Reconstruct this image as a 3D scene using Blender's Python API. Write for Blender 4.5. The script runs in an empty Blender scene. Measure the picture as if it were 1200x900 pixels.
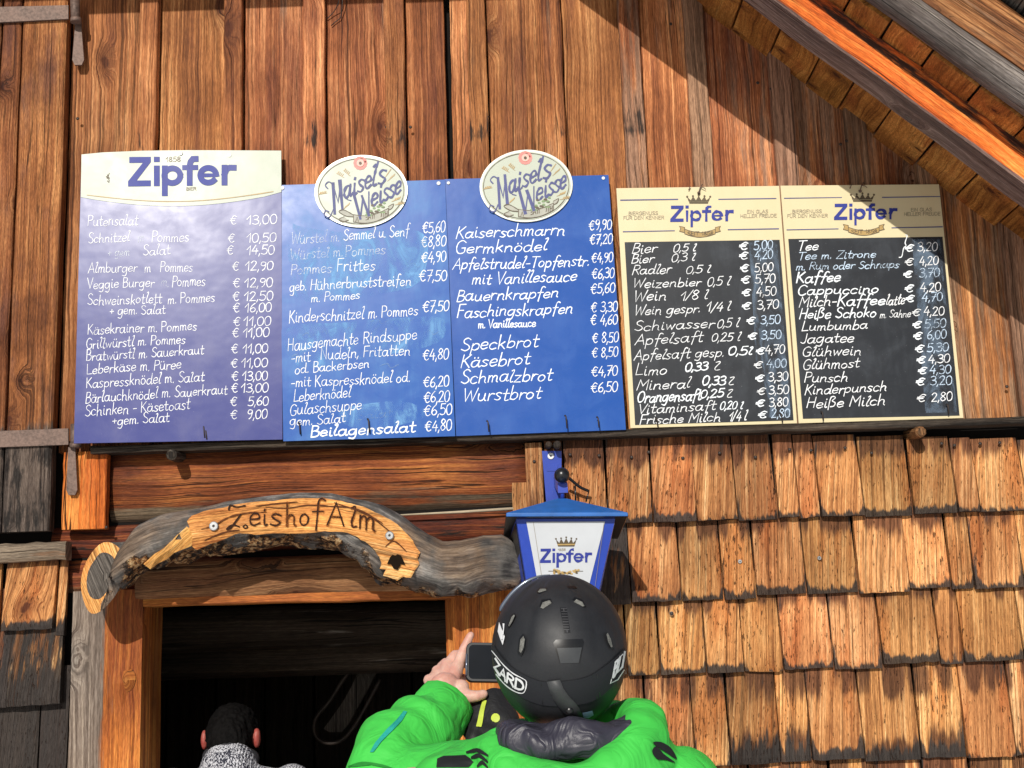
import bpy, math, random
import numpy as np
from mathutils import Vector, Matrix, noise as mnoise

R = random.Random(7)
SC = bpy.context.scene
COL = SC.collection

# ------------------------------------------------------------------ camera, sky, sun, exposure
FPX = 1500.0                      # focal length in pixels of a 1200 px wide picture
PITCH, ROLL = math.radians(11.0), math.radians(2.0)
CAM = Vector((0.0, -3.75, 1.75))
_f = Vector((0, math.cos(PITCH), math.sin(PITCH)))
_u0 = Vector((0, -math.sin(PITCH), math.cos(PITCH)))
_r0 = Vector((1, 0, 0))
_r = math.cos(ROLL) * _r0 - math.sin(ROLL) * _u0
_u = math.sin(ROLL) * _r0 + math.cos(ROLL) * _u0
cam_d = bpy.data.cameras.new('camera')
cam_d.sensor_width = 36.0
cam_d.lens = 36.0 * FPX / 1200.0
cam_d.clip_start, cam_d.clip_end = 0.05, 3000
cam = bpy.data.objects.new('camera', cam_d)
COL.objects.link(cam)
M4 = Matrix.Identity(4)
for i in range(3):
    M4[i][0], M4[i][1], M4[i][2], M4[i][3] = _r[i], _u[i], -_f[i], CAM[i]
cam.matrix_world = M4
SC.camera = cam

SUN = Vector((-0.22, -1.0, 0.545)).normalized()          # towards the sun
world = bpy.data.worlds.new('World')
SC.world = world
world.use_nodes = True
wn = world.node_tree
sky = wn.nodes.new('ShaderNodeTexSky')
sky.sky_type = 'NISHITA'
sky.sun_disc = False
sky.sun_elevation = math.asin(SUN.z)
sky.sun_rotation = math.atan2(SUN.x, SUN.y)
bg = wn.nodes['Background']
bg.inputs['Strength'].default_value = 0.05
wn.links.new(sky.outputs[0], bg.inputs['Color'])
sun_d = bpy.data.lights.new('sun', 'SUN')
sun_d.energy = 3.9
sun_d.angle = math.radians(0.5)
sun_d.color = (1.0, 0.95, 0.87)
sun = bpy.data.objects.new('sun', sun_d)
COL.objects.link(sun)
sun.rotation_euler = SUN.to_track_quat('Z', 'Y').to_euler()
sun.location = (-3, -10, 8)
SC.view_settings.view_transform = 'Standard'
SC.view_settings.look = 'None'
SC.view_settings.exposure = 0.0
SC.view_settings.gamma = 1.0
SC.view_settings.use_curve_mapping = False
SC.render.resolution_x, SC.render.resolution_y = 1024, 768


def ray(u, v):
    return (_f * FPX + _r * (u - 600.0) + _u * (450.0 - v)).normalized()


def P(u, v, d=0.0):
    """Point seen at pixel (u, v) that stands d metres in front of the hut wall."""
    q = ray(u, v)
    return CAM + q * ((-d - CAM.y) / q.y)


def PL(u, v, L):
    return P(u, v, 3.75 - L)


# ------------------------------------------------------------------ node helper and materials
class NT:
    def __init__(self, name, rough=0.7, spec=0.3):
        self.m = bpy.data.materials.new(name)
        self.m.use_nodes = True
        self.t = self.m.node_tree
        self.b = self.t.nodes['Principled BSDF']
        self.b.inputs['Roughness'].default_value = rough
        self.b.inputs['Specular IOR Level'].default_value = spec

    def n(self, typ, **kw):
        o = self.t.nodes.new(typ)
        for k, v in kw.items():
            setattr(o, k, v)
        return o

    def put(self, sock, v):
        if hasattr(v, 'is_output') or isinstance(v, bpy.types.NodeSocket):
            self.t.links.new(v, sock)
        else:
            sock.default_value = v

    def ma(self, op, a, b=0.0, c=0.0, clamp=False):
        o = self.n('ShaderNodeMath', operation=op)
        o.use_clamp = clamp
        self.put(o.inputs[0], a)
        self.put(o.inputs[1], b)
        self.put(o.inputs[2], c)
        return o.outputs[0]

    def comb(self, x, y, z=0.0):
        o = self.n('ShaderNodeCombineXYZ')
        for s, v in zip(o.inputs, (x, y, z)):
            self.put(s, v)
        return o.outputs[0]

    def noise(self, vec, scale=1.0, detail=3.0, rough=0.55, dist=0.0):
        o = self.n('ShaderNodeTexNoise')
        self.put(o.inputs['Vector'], vec)
        o.inputs['Scale'].default_value = scale
        o.inputs['Detail'].default_value = detail
        o.inputs['Roughness'].default_value = rough
        o.inputs['Distortion'].default_value = dist
        return o.outputs[0]

    def step(self, v, a, b):
        o = self.n('ShaderNodeMapRange', interpolation_type='SMOOTHSTEP')
        self.put(o.inputs[0], v)
        self.put(o.inputs[1], a)
        self.put(o.inputs[2], b)
        return o.outputs[0]

    def ramp(self, fac, stops):
        o = self.n('ShaderNodeValToRGB')
        el = o.color_ramp.elements
        while len(el) < len(stops):
            el.new(0.5)
        for e, (p, c) in zip(el, stops):
            e.position = p
            e.color = (*c, 1)
        self.put(o.inputs[0], fac)
        return o.outputs[0]

    def mix(self, fac, a, b, mode='MIX'):
        o = self.n('ShaderNodeMix', data_type='RGBA', blend_type=mode)
        self.put(o.inputs[0], fac)
        for s, v in ((o.inputs[6], a), (o.inputs[7], b)):
            self.put(s, (*v, 1) if isinstance(v, tuple) and len(v) == 3 else v)
        return o.outputs[2]

    def bump(self, h, strength=0.5, dist=0.004):
        o = self.n('ShaderNodeBump')
        o.inputs['Strength'].default_value = strength
        o.inputs['Distance'].default_value = dist
        self.put(o.inputs['Height'], h)
        self.t.links.new(o.outputs[0], self.b.inputs['Normal'])
        return o


def plain(name, col, rough=0.5, spec=0.4, metal=0.0, bumpy=0.0, vary=0.15, scale=40.0):
    k = NT(name, rough, spec)
    tc = k.n('ShaderNodeTexCoord').outputs['Object']
    n1 = k.noise(tc, scale, 4)
    n2 = k.noise(tc, scale * 0.13, 3)
    f = k.ma('ADD', k.ma('MULTIPLY', n1, 0.5), k.ma('MULTIPLY', n2, 0.5))
    f = k.step(f, 0.3, 0.7)
    lo = tuple(c * (1 - vary) for c in col)
    hi = tuple(min(1, c * (1 + vary)) for c in col)
    k.put(k.b.inputs['Base Color'], k.mix(f, lo, hi))
    k.b.inputs['Metallic'].default_value = metal
    k.put(k.b.inputs['Roughness'], k.ma('MULTIPLY_ADD', n2, 0.25, rough - 0.12, clamp=True))
    if bumpy:
        k.bump(n1, bumpy, 0.002)
    return k.m


def wood(name, dark, mid, light, grey=(0.13, 0.115, 0.10), black=(0.012, 0.010, 0.009), knot=(0.07, 0.018, 0.007),
         grain=70.0, knots=0.5, knot_scale=(5.0, 2.3), cracks=0.6, rough=0.72, bump=0.7, patch=0.6, spec=0.25,
         violet=(0.16, 0.07, 0.05), pitted=0.0, stretch=1.0):
    """Timber with grain along V.  'var' carries seed, weathering, char and tone."""
    k = NT(name, rough, spec)
    uv = k.n('ShaderNodeUVMap', uv_map='UVMap').outputs[0]
    s = k.n('ShaderNodeSeparateXYZ')
    k.put(s.inputs[0], uv)
    at = k.n('ShaderNodeAttribute', attribute_name='var')
    sv = k.n('ShaderNodeSeparateColor')
    k.put(sv.inputs[0], at.outputs['Color'])
    seed, wea, char, tone = sv.outputs[0], sv.outputs[1], sv.outputs[2], at.outputs['Alpha']
    x = k.ma('MULTIPLY_ADD', seed, 13.7, s.outputs[0])
    y = k.ma('MULTIPLY_ADD', seed, 57.3, s.outputs[1])
    y = k.ma('MULTIPLY', y, stretch)
    z = k.ma('MULTIPLY', seed, 91.0)
    warp = k.ma('SUBTRACT', k.noise(k.comb(k.ma('MULTIPLY', x, 4.0), k.ma('MULTIPLY', y, 1.3), z), 1, 2), 0.5)
    # knots
    vo = k.n('ShaderNodeTexVoronoi', voronoi_dimensions='2D', feature='F1')
    wv = k.noise(k.comb(k.ma('MULTIPLY', x, 30.0), k.ma('MULTIPLY', y, 30.0), z), 1, 2)
    k.put(vo.inputs['Vector'], k.comb(k.ma('MULTIPLY_ADD', x, knot_scale[0], k.ma('MULTIPLY', wv, 0.1)),
                                      k.ma('MULTIPLY_ADD', y, knot_scale[1], k.ma('MULTIPLY', wv, 0.1))))
    vo.inputs['Scale'].default_value = 1.0
    kd = vo.outputs['Distance']
    ks = k.n('ShaderNodeSeparateColor')
    k.put(ks.inputs[0], vo.outputs['Color'])
    pres = k.ma('GREATER_THAN', ks.outputs[0], 1.0 - knots)
    ksz = k.ma('MULTIPLY_ADD', ks.outputs[1], 0.07, 0.035)
    core = k.ma('MULTIPLY', pres, k.ma('SUBTRACT', 1.0, k.step(kd, k.ma('MULTIPLY', ksz, 0.55), ksz)))
    halo = k.ma('MULTIPLY', pres, k.ma('SUBTRACT', 1.0, k.step(kd, ksz, k.ma('MULTIPLY', ksz, 3.4))))
    bend = k.ma('MULTIPLY', pres, k.ma('SUBTRACT', 1.0, k.step(kd, 0.0, 0.24)))
    g = k.ma('MULTIPLY_ADD', warp, 2.6, k.ma('MULTIPLY', x, grain))
    g = k.ma('ADD', g, k.ma('MULTIPLY', bend, 2.6))
    gr = k.noise(k.comb(g, k.ma('MULTIPLY', y, 0.55), z), 1, 4, 0.6)
    fine = k.noise(k.comb(k.ma('MULTIPLY', g, 3.6), k.ma('MULTIPLY', y, 1.1), z), 1, 4, 0.72)
    pt = k.noise(k.comb(k.ma('MULTIPLY', x, 7.0), k.ma('MULTIPLY', y, 1.6), z), 1, 4, 0.6)
    pt2 = k.noise(k.comb(k.ma('MULTIPLY', x, 13.0), k.ma('MULTIPLY', y, 2.2), k.ma('ADD', z, 7.0)), 1, 4, 0.62)
    f = k.ma('MULTIPLY_ADD', gr, 0.85, k.ma('MULTIPLY', fine, 1.35))
    f = k.ma('ADD', f, k.ma('MULTIPLY_ADD', pt, patch, -0.5 * patch - 0.60))
    col = k.ramp(f, [(0.16, dark), (0.5, mid), (0.86, light)])
    col = k.mix(k.ma('MULTIPLY', k.step(pt2, 0.47, 0.68), 0.62), col, violet)
    zone = k.noise(k.comb(k.ma('MULTIPLY', x, 2.0), k.ma('MULTIPLY', y, 2.3), k.ma('ADD', z, 41.0)), 1, 3, 0.6)
    col = k.mix(1.0, col, k.mix(k.step(zone, 0.32, 0.68), (0.70, 0.66, 0.65), (1.18, 1.20, 1.23)), 'MULTIPLY')
    col = k.mix(k.ma('MULTIPLY', halo, 0.55), col, tuple(0.5 * a + 0.5 * b for a, b in zip(knot, dark)))
    col = k.mix(k.ma('MULTIPLY', core, 0.85), col, knot)
    # weathering to grey, streaky
    wn_ = k.noise(k.comb(k.ma('MULTIPLY', x, 38.0), k.ma('MULTIPLY', y, 2.6), z), 1, 5, 0.65)
    wmask = k.step(k.ma('ADD', wn_, k.ma('MULTIPLY', pt, 0.45)), k.ma('SUBTRACT', 1.13, wea), k.ma('SUBTRACT', 1.33, wea))
    gcol = k.mix(k.step(f, 0.3, 0.8), tuple(c * 0.55 for c in grey), tuple(min(1, c * 1.5) for c in grey))
    col = k.mix(k.ma('MULTIPLY', wmask, 0.92), col, gcol)
    # black char / wet rot
    cn = k.noise(k.comb(k.ma('MULTIPLY', x, 62.0), k.ma('MULTIPLY', y, 7.0), k.ma('ADD', z, 3.0)), 1, 5, 0.68)
    cmask = k.step(k.ma('ADD', cn, k.ma('MULTIPLY', pt2, 0.3)), k.ma('SUBTRACT', 1.0, char), k.ma('SUBTRACT', 1.16, char))
    col = k.mix(k.ma('MULTIPLY', cmask, 0.94), col, k.mix(fine, tuple(c * 0.5 for c in black), tuple(c * 2.6 for c in black)))
    # drying cracks
    cr = k.noise(k.comb(k.ma('MULTIPLY', g, 1.7), k.ma('MULTIPLY', y, 0.8), k.ma('ADD', z, 11.0)), 1, 2, 0.5)
    crm = k.ma('MULTIPLY', k.step(cr, 0.65, 0.69), cracks)
    hl = k.noise(k.comb(k.ma('MULTIPLY', g, 0.62), k.ma('MULTIPLY', y, 0.55), k.ma('ADD', z, 23.0)), 1, 3, 0.55)
    hl = k.ma('SUBTRACT', 1.0, k.step(k.ma('ABSOLUTE', k.ma('SUBTRACT', hl, 0.5)), 0.004, 0.014))
    hl = k.ma('MULTIPLY', hl, k.step(pt, 0.40, 0.60))
    crm = k.ma('MAXIMUM', crm, k.ma('MULTIPLY', hl, min(1.0, cracks + 0.1)))
    if pitted:
        pn = k.noise(k.comb(k.ma('MULTIPLY', x, 210.0), k.ma('MULTIPLY', y, 42.0), z), 1, 3, 0.6)
        pit = k.ma('MULTIPLY', k.step(k.ma('ADD', pn, k.ma('MULTIPLY', pt2, 0.35)), 0.80, 0.88), pitted)
        crm = k.ma('MAXIMUM', crm, pit)
    col = k.mix(crm, col, tuple(c * 0.14 for c in dark))
    hv = k.n('ShaderNodeHueSaturation')
    k.put(hv.inputs['Color'], col)
    k.put(hv.inputs['Value'], tone)
    k.put(hv.inputs['Hue'], k.ma('MULTIPLY_ADD', k.ma('FRACT', k.ma('MULTIPLY', seed, 17.31)), 0.011, 0.4945))
    k.put(k.b.inputs['Base Color'], hv.outputs[0])
    spk = k.noise(k.comb(k.ma('MULTIPLY', x, 520.0), k.ma('MULTIPLY', y, 34.0), z), 1, 2, 0.7)
    col = k.mix(1.0, col, k.mix(k.step(spk, 0.28, 0.72), (0.62, 0.58, 0.54), (1.28, 1.27, 1.24)), 'MULTIPLY')
    k.put(hv.inputs['Color'], col)
    h = k.ma('MULTIPLY_ADD', gr, 0.7, k.ma('MULTIPLY', fine, 0.8))
    h = k.ma('ADD', h, k.ma('MULTIPLY', spk, 0.5))
    h = k.ma('SUBTRACT', h, k.ma('MULTIPLY', crm, 1.1))
    k.bump(h, bump, 0.0035)
    return k.m


W = {}
W['plank'] = wood('plank_wood', (0.085, 0.024, 0.008), (0.365, 0.133, 0.046), (0.69, 0.335, 0.140), knots=0.42,
                  grey=(0.23, 0.135, 0.085), patch=1.1, violet=(0.155, 0.048, 0.026))
W['shutter'] = wood('shutter_wood', (0.075, 0.022, 0.007), (0.31, 0.112, 0.036), (0.58, 0.27, 0.10), knots=0.4, bump=1.0,
                    grey=(0.10, 0.085, 0.075), patch=0.9, stretch=1.6)
W['shingle'] = wood('shingle_wood', (0.18, 0.055, 0.015), (0.58, 0.265, 0.092), (0.88, 0.57, 0.27), knots=0.06,
                    knot_scale=(3, 3), grey=(0.125, 0.048, 0.022), black=(0.022, 0.020, 0.019), grain=85, cracks=0.5, bump=0.9, patch=0.75, pitted=0.8,
                    violet=(0.44, 0.125, 0.028))
W['log'] = wood('log_wood', (0.045, 0.010, 0.005), (0.23, 0.055, 0.017), (0.52, 0.185, 0.048), knots=0.5, grain=45,
                grey=(0.135, 0.105, 0.072), bump=1.0, patch=1.1, cracks=0.8, violet=(0.12, 0.032, 0.022), knot_scale=(6, 1.6))
W['soffit'] = wood('soffit_wood', (0.22, 0.075, 0.014), (0.50, 0.205, 0.042), (0.72, 0.36, 0.09), knots=0.75, grain=34,
                   cracks=0.3, patch=0.9, knot_scale=(5, 4), stretch=2.5, violet=(0.40, 0.12, 0.028))
W['rafter'] = wood('rafter_wood', (0.24, 0.036, 0.006), (0.68, 0.175, 0.024), (0.90, 0.40, 0.095), knots=0.35, grain=40,
                   cracks=0.95, patch=0.8, grey=(0.13, 0.11, 0.105), violet=(0.60, 0.12, 0.02), bump=1.0)
W['grey'] = wood('grey_weathered_wood', (0.035, 0.030, 0.028), (0.105, 0.092, 0.085), (0.21, 0.185, 0.165), knots=0.2, grain=60,
                 cracks=0.8, patch=0.6, violet=(0.08, 0.065, 0.06), bump=1.0)
W['post'] = wood('door_post_wood', (0.20, 0.046, 0.008), (0.52, 0.165, 0.030), (0.78, 0.36, 0.085), knots=0.1, grain=48,
                 cracks=0.5, patch=0.9, grey=(0.20, 0.175, 0.15), violet=(0.33, 0.085, 0.03))
W['pale'] = wood('pale_beam_wood', (0.11, 0.042, 0.016), (0.30, 0.145, 0.060), (0.52, 0.30, 0.14), knots=0.55, grain=32,
                 grey=(0.20, 0.165, 0.125), cracks=0.8, bump=1.2, patch=0.9, violet=(0.24, 0.10, 0.045), knot_scale=(6, 2.2))
W['carve'] = wood('carved_face_wood', (0.36, 0.100, 0.018), (0.76, 0.38, 0.10), (0.92, 0.64, 0.27), knots=0.3, grain=62,
                  cracks=0.55, patch=0.8, violet=(0.50, 0.19, 0.05), bump=0.8, stretch=1.5)
W['ledge'] = wood('ledge_wood', (0.014, 0.011, 0.009), (0.045, 0.035, 0.028), (0.12, 0.095, 0.072), knots=0.2, grain=60, cracks=0.7,
                  violet=(0.09, 0.06, 0.04), bump=1.2)
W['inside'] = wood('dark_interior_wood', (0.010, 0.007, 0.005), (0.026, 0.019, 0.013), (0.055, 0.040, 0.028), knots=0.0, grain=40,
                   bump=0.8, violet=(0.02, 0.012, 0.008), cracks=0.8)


def bark_mat():
    k = NT('grey_bark_wood', 0.75, 0.3)
    uv = k.n('ShaderNodeUVMap', uv_map='UVMap').outputs[0]
    s = k.n('ShaderNodeSeparateXYZ')
    k.put(s.inputs[0], uv)
    at = k.n('ShaderNodeAttribute', attribute_name='var')
    sv = k.n('ShaderNodeSeparateColor')
    k.put(sv.inputs[0], at.outputs['Color'])
    rough = sv.outputs[2]                                   # how much crumbling bark remains here
    x, y = s.outputs[0], s.outputs[1]
    tc = k.n('ShaderNodeTexCoord').outputs['Object']
    g = k.noise(k.comb(k.ma('MULTIPLY', x, 60.0), k.ma('MULTIPLY', y, 4.5)), 1, 7, 0.78, 0.2)
    lump = k.noise(tc, 55.0, 5, 0.7)
    big = k.noise(tc, 14.0, 4, 0.6)
    smooth_c = k.ramp(k.ma('MULTIPLY_ADD', big, 0.5, k.ma('MULTIPLY', g, 0.5)),
                      [(0.36, (0.024, 0.022, 0.022)), (0.5, (0.14, 0.13, 0.12)), (0.62, (0.44, 0.41, 0.38))])
    brn = k.noise(tc, 7.0, 3, 0.6)
    smooth_c = k.mix(k.ma('MULTIPLY', k.step(brn, 0.45, 0.62), 0.7), smooth_c, k.ramp(g, [(0.35, (0.03, 0.017, 0.010)), (0.5, (0.15, 0.085, 0.045)), (0.66, (0.40, 0.26, 0.14))]))
    bark_c = k.ramp(lump, [(0.38, (0.010, 0.007, 0.005)), (0.49, (0.06, 0.030, 0.016)), (0.54, (0.40, 0.17, 0.05)), (0.61, (0.75, 0.52, 0.27))])
    m = k.step(k.ma('ADD', rough, k.ma('MULTIPLY', k.ma('SUBTRACT', big, 0.5), 1.6)), 0.42, 0.58)
    k.put(k.b.inputs['Base Color'], k.mix(m, smooth_c, bark_c))
    h = k.ma('ADD', k.ma('MULTIPLY', g, 1.1), k.ma('MULTIPLY', k.ma('MULTIPLY', lump, m), 3.6))
    k.bump(h, 1.0, 0.008)
    return k.m


W['bark'] = bark_mat()


def panel_mat(name, col, streak, rough=0.33, amount=0.35, spec=0.5, scale=9.0, extra=None):
    """Painted sheet metal: wiped chalk haze, dust and scratches that belong to the sheet."""
    k = NT(name, rough, spec)
    uv = k.n('ShaderNodeUVMap', uv_map='UVMap').outputs[0]
    n1 = k.noise(uv, scale, 5, 0.6, 0.6)
    mp = k.n('ShaderNodeMapping')
    mp.inputs['Scale'].default_value = (22, 3, 1)
    k.put(mp.inputs[0], uv)
    n2 = k.noise(mp.outputs[0], 1.0, 5, 0.65, 0.3)
    n3 = k.noise(uv, 260.0, 2, 0.5)
    m = k.ma('MULTIPLY', k.step(k.ma('ADD', k.ma('MULTIPLY', n1, 0.6), k.ma('MULTIPLY', n2, 0.4)), 0.45, 0.72), amount)
    c = k.mix(m, col, streak)
    c = k.mix(k.ma('MULTIPLY', k.step(n3, 0.70, 0.78), 0.35), c, tuple(min(1, x * 0.5 + 0.3) for x in streak))
    if extra:
        c = extra(k, uv, c)
    k.put(k.b.inputs['Base Color'], c)
    k.put(k.b.inputs['Roughness'], k.ma('MULTIPLY_ADD', n1, 0.22, rough - 0.11))
    k.bump(k.noise(uv, 6.0, 3), 0.05, 0.02)
    return k.m


def chalk_mat(name, col, lo=0.33, hi=0.5):
    k = NT(name, 0.9, 0.1)
    tc = k.n('ShaderNodeTexCoord').outputs['Object']
    n = k.noise(tc, 420.0, 3, 0.6)
    n2 = k.noise(tc, 16.0, 3, 0.6)
    k.put(k.b.inputs['Base Color'], (*col, 1))
    a = k.step(k.ma('ADD', k.ma('MULTIPLY', n, 0.6), k.ma('MULTIPLY', n2, 0.4)), lo, hi)
    k.put(k.b.inputs['Alpha'], a)
    return k.m


MT = {}
MT['iron'] = plain('rusty_iron', (0.15, 0.10, 0.08), 0.6, 0.4, 0.3, 0.6, 0.45, 120)
MT['nail'] = plain('old_nail_iron', (0.05, 0.038, 0.032), 0.55, 0.4, 0.4, 0.3, 0.4, 200)
MT['zinc'] = plain('zinc_screw', (0.40, 0.41, 0.42), 0.35, 0.5, 0.7, 0.1, 0.2, 300)
MT['white_dot'] = plain('white_plastic_washer', (0.85, 0.85, 0.83), 0.4, 0.4)
MT['void'] = plain('dark_backing', (0.012, 0.010, 0.009), 0.9, 0.1)
MT['lime'] = plain('pale_lime_caulking', (0.46, 0.38, 0.27), 0.9, 0.1)
MT['snow'] = plain('trodden_snow', (0.80, 0.81, 0.83), 0.8, 0.2, 0, 0.5, 0.06, 3)

# ------------------------------------------------------------------ mesh collector
class MB:
    def __init__(self):
        self.v, self.f, self.uv, self.var, self.mi, self.sm = [], [], [], [], [], []

    def vert(self, p, var):
        self.v.append((p[0], p[1], p[2]))
        self.var.append(var)
        return len(self.v) - 1

    def face(self, idx, uvs, mi=0, sm=False):
        self.f.append(idx)
        self.uv.append(uvs)
        self.mi.append(mi)
        self.sm.append(sm)

    def loft(self, rings, var=(0, 0, 0, 1), caps=(True, True), mi=0, sm=False, capmi=None, closed=True, swap=False, un=None):
        n = len(rings[0])
        acc_v = 0.0
        idx, ulist, vlist = [], [], []
        prev = None
        for ri, ring in enumerate(rings):
            ring = [Vector(p) for p in ring]
            c = sum(ring, Vector()) / n
            if prev is not None:
                acc_v += (c - prev).length
            prev = c
            us, a = [0.0], 0.0
            for j in range(n):
                a += (ring[(j + 1) % n] - ring[j]).length
                us.append(a)
            if un:
                us = [un * j / n for j in range(n + 1)]
            ulist.append(us)
            vlist.append(acc_v)
            vr = var[ri] if isinstance(var, list) else var
            idx.append([self.vert(p, vr[j] if isinstance(vr, list) else vr) for j, p in enumerate(ring)])
        for i in range(len(rings) - 1):
            for j in range(n if closed else n - 1):
                k = (j + 1) % n
                uvs = [(ulist[i][j], vlist[i]), (ulist[i][j + 1], vlist[i]), (ulist[i + 1][j + 1], vlist[i + 1]), (ulist[i + 1][j], vlist[i + 1])]
                if swap:
                    uvs = [(b, a) for a, b in uvs]
                self.face([idx[i][j], idx[i][k], idx[i + 1][k], idx[i + 1][j]], uvs, mi, sm)
        cm = mi if capmi is None else capmi
        for end, do in ((0, caps[0]), (-1, caps[1])):
            if do and closed:
                ring = [Vector(p) for p in rings[end]]
                c = sum(ring, Vector()) / n
                e1 = (ring[0] - c).normalized()
                nn = (ring[n // 3] - c).cross(e1)
                e2 = nn.normalized().cross(e1) if nn.length > 1e-9 else Vector((0, 0, 1))
                ii = idx[end]
                uvs = [((p - c).dot(e1), (p - c).dot(e2)) for p in ring]
                if end == 0:
                    ii, uvs = ii[::-1], uvs[::-1]
                self.face(list(ii), uvs, cm, False)
        return self

    def board(self, O, a, l, n, w, ln, t, var=None, seg=8, jit=0.0015, bev=0.003, mi=0, wj=0.0):
        """Plank: O = middle of its back at the start, a across, l along, n outward."""
        rings = []
        if var is None:
            var = (R.random(), 0, 0, 1)
        for i in range(seg + 1):
            s = i / seg
            o = O + l * (ln * s)
            e0 = -w / 2 + R.uniform(-jit, jit) + wj * math.sin(5 * s + O.x * 9)
            e1 = w / 2 + R.uniform(-jit, jit)
            tt = t + R.uniform(-jit, jit) * 0.4
            b = bev
            pr = [(e0, 0), (e0, tt - b), (e0 + b, tt), ((e0 + e1) / 2, tt + R.uniform(-1, 1) * jit * 0.3), (e1 - b, tt), (e1, tt - b), (e1, 0)]
            rings.append([o + a * x + n * y for x, y in pr])
        self.loft(rings, var, mi=mi)
        return self

    def tube(self, pts, rad, n=10, var=(0, 0, 0, 1), mi=0, sm=True, flat=1.0, up=None):
        pts = [Vector(p) for p in pts]
        rings = []
        ref = up
        for i, p in enumerate(pts):
            t = (pts[min(i + 1, len(pts) - 1)] - pts[max(i - 1, 0)]).normalized()
            if ref is None:
                ref = Vector((0, 0, 1)) if abs(t.z) < 0.9 else Vector((1, 0, 0))
            s = t.cross(ref).normalized()
            b = s.cross(t).normalized()
            ref = b
            r = rad[i] if isinstance(rad, (list, tuple)) else rad
            rings.append([p + s * (math.cos(2 * math.pi * j / n) * r) + b * (math.sin(2 * math.pi * j / n) * r * flat) for j in range(n)])
        self.loft(rings, var, sm=sm, mi=mi)
        return self

    def prism(self, pts, nrm, th, var=(0, 0, 0, 1), mi=0, ax=None, sidemi=None, capback=True):
        """Flat outline (front face at pts, normal nrm) given thickness th."""
        pts = [Vector(p) for p in pts]
        n = len(pts)
        c = sum(pts, Vector()) / n
        ax = (ax or Vector((1, 0, 0)))
        ax = (ax - nrm * ax.dot(nrm)).normalized()
        ay = nrm.cross(ax)
        area = sum((pts[i] - c).cross(pts[(i + 1) % n] - c).dot(nrm) for i in range(n))
        if area < 0:
            pts = pts[::-1]
        fr = [self.vert(p, var) for p in pts]
        bk = [self.vert(p - nrm * th, var) for p in pts]
        uv = [(p.dot(ax), p.dot(ay)) for p in pts]
        self.face(fr, uv, mi)
        if capback:
            self.face(bk[::-1], uv[::-1], mi)
        sm_ = mi if sidemi is None else sidemi
        for i in range(n):
            j = (i + 1) % n
            self.face([fr[j], fr[i], bk[i], bk[j]], [uv[j], uv[i], (uv[i][0], uv[i][1] - th), (uv[j][0], uv[j][1] - th)], sm_)
        return self

    def box(self, x0, x1, y0, y1, z0, z1, var=(0, 0, 0, 1), mi=0):
        self.loft([[(x0, y1, z), (x0, y0, z), (x1, y0, z), (x1, y1, z)] for z in (z0, z1)], var, mi=mi)
        return self

    def ball(self, c, r, n=10, sq=(1, 1, 1), mi=0, var=(0, 0, 0, 1)):
        c = Vector(c)
        rings = []
        for i in range(1, n):
            th = math.pi * i / n
            rings.append([c + Vector((r * sq[0] * math.sin(th) * math.cos(2 * math.pi * j / (2 * n)),
                                      r * sq[1] * math.sin(th) * math.sin(2 * math.pi * j / (2 * n)),
                                      -r * sq[2] * math.cos(th))) for j in range(2 * n)])
        self.loft(rings, var, mi=mi, sm=True)
        return self

    def mesh(self, name, mats):
        me = bpy.data.meshes.new(name)
        me.from_pydata(self.v, [], self.f)
        for m in (mats if isinstance(mats, (list, tuple)) else [mats]):
            me.materials.append(m)
        ul = me.uv_layers.new(name='UVMap')
        ul.data.foreach_set('uv', [c for f in self.uv for p in f for c in p])
        ca = me.color_attributes.new('var', 'FLOAT_COLOR', 'POINT')
        ca.data.foreach_set('color', [c for v in self.var for c in v])
        me.polygons.foreach_set('material_index', self.mi)
        me.polygons.foreach_set('use_smooth', self.sm)
        me.update()
        return me

    def build(self, name, mats, parent=None):
        o = bpy.data.objects.new(name, self.mesh(name, mats))
        COL.objects.link(o)
        if parent:
            o.parent = parent
            o.matrix_parent_inverse = parent.matrix_basis.inverted()
        return o


def tag(o, label=None, cat=None, group=None, kind=None):
    for k, v in (('label', label), ('category', cat), ('group', group), ('kind', kind)):
        if v:
            o[k] = v
    return o


def empty(name, loc, label, cat, group=None):
    o = bpy.data.objects.new(name, None)
    COL.objects.link(o)
    o.location = loc
    o.empty_display_size = 0.1
    bpy.context.view_layer.update()
    return tag(o, label, cat, group)


def copy_part(src, parent, loc):
    c = src.copy()
    COL.objects.link(c)
    c.parent = parent
    c.matrix_parent_inverse = parent.matrix_basis.inverted()
    c.location = loc
    return c


X, Y, Z = Vector((1, 0, 0)), Vector((0, 1, 0)), Vector((0, 0, 1))
OUT = Vector((0, -1, 0))

# ------------------------------------------------------------------ ground
g = MB()
n = 60
for i in range(n + 1):
    for j in range(n + 1):
        a, b = (i / n * 2 - 1), (j / n * 2 - 1)
        x, y = math.copysign(abs(a) ** 3, a) * 400, math.copysign(abs(b) ** 3, b) * 400
        z = 0.05 * mnoise.noise(Vector((x * 0.7, y * 0.7, 0))) - 0.03 if y < 0.5 else -0.05
        g.vert((x, y, z), (0, 0, 0, 1))
for i in range(n):
    for j in range(n):
        q = [i * (n + 1) + j, (i + 1) * (n + 1) + j, (i + 1) * (n + 1) + j + 1, i * (n + 1) + j + 1]
        g.face(q, [(g.v[k][0], g.v[k][1]) for k in q], 0, True)
tag(g.build('snow_ground', MT['snow']), kind='structure')

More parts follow.
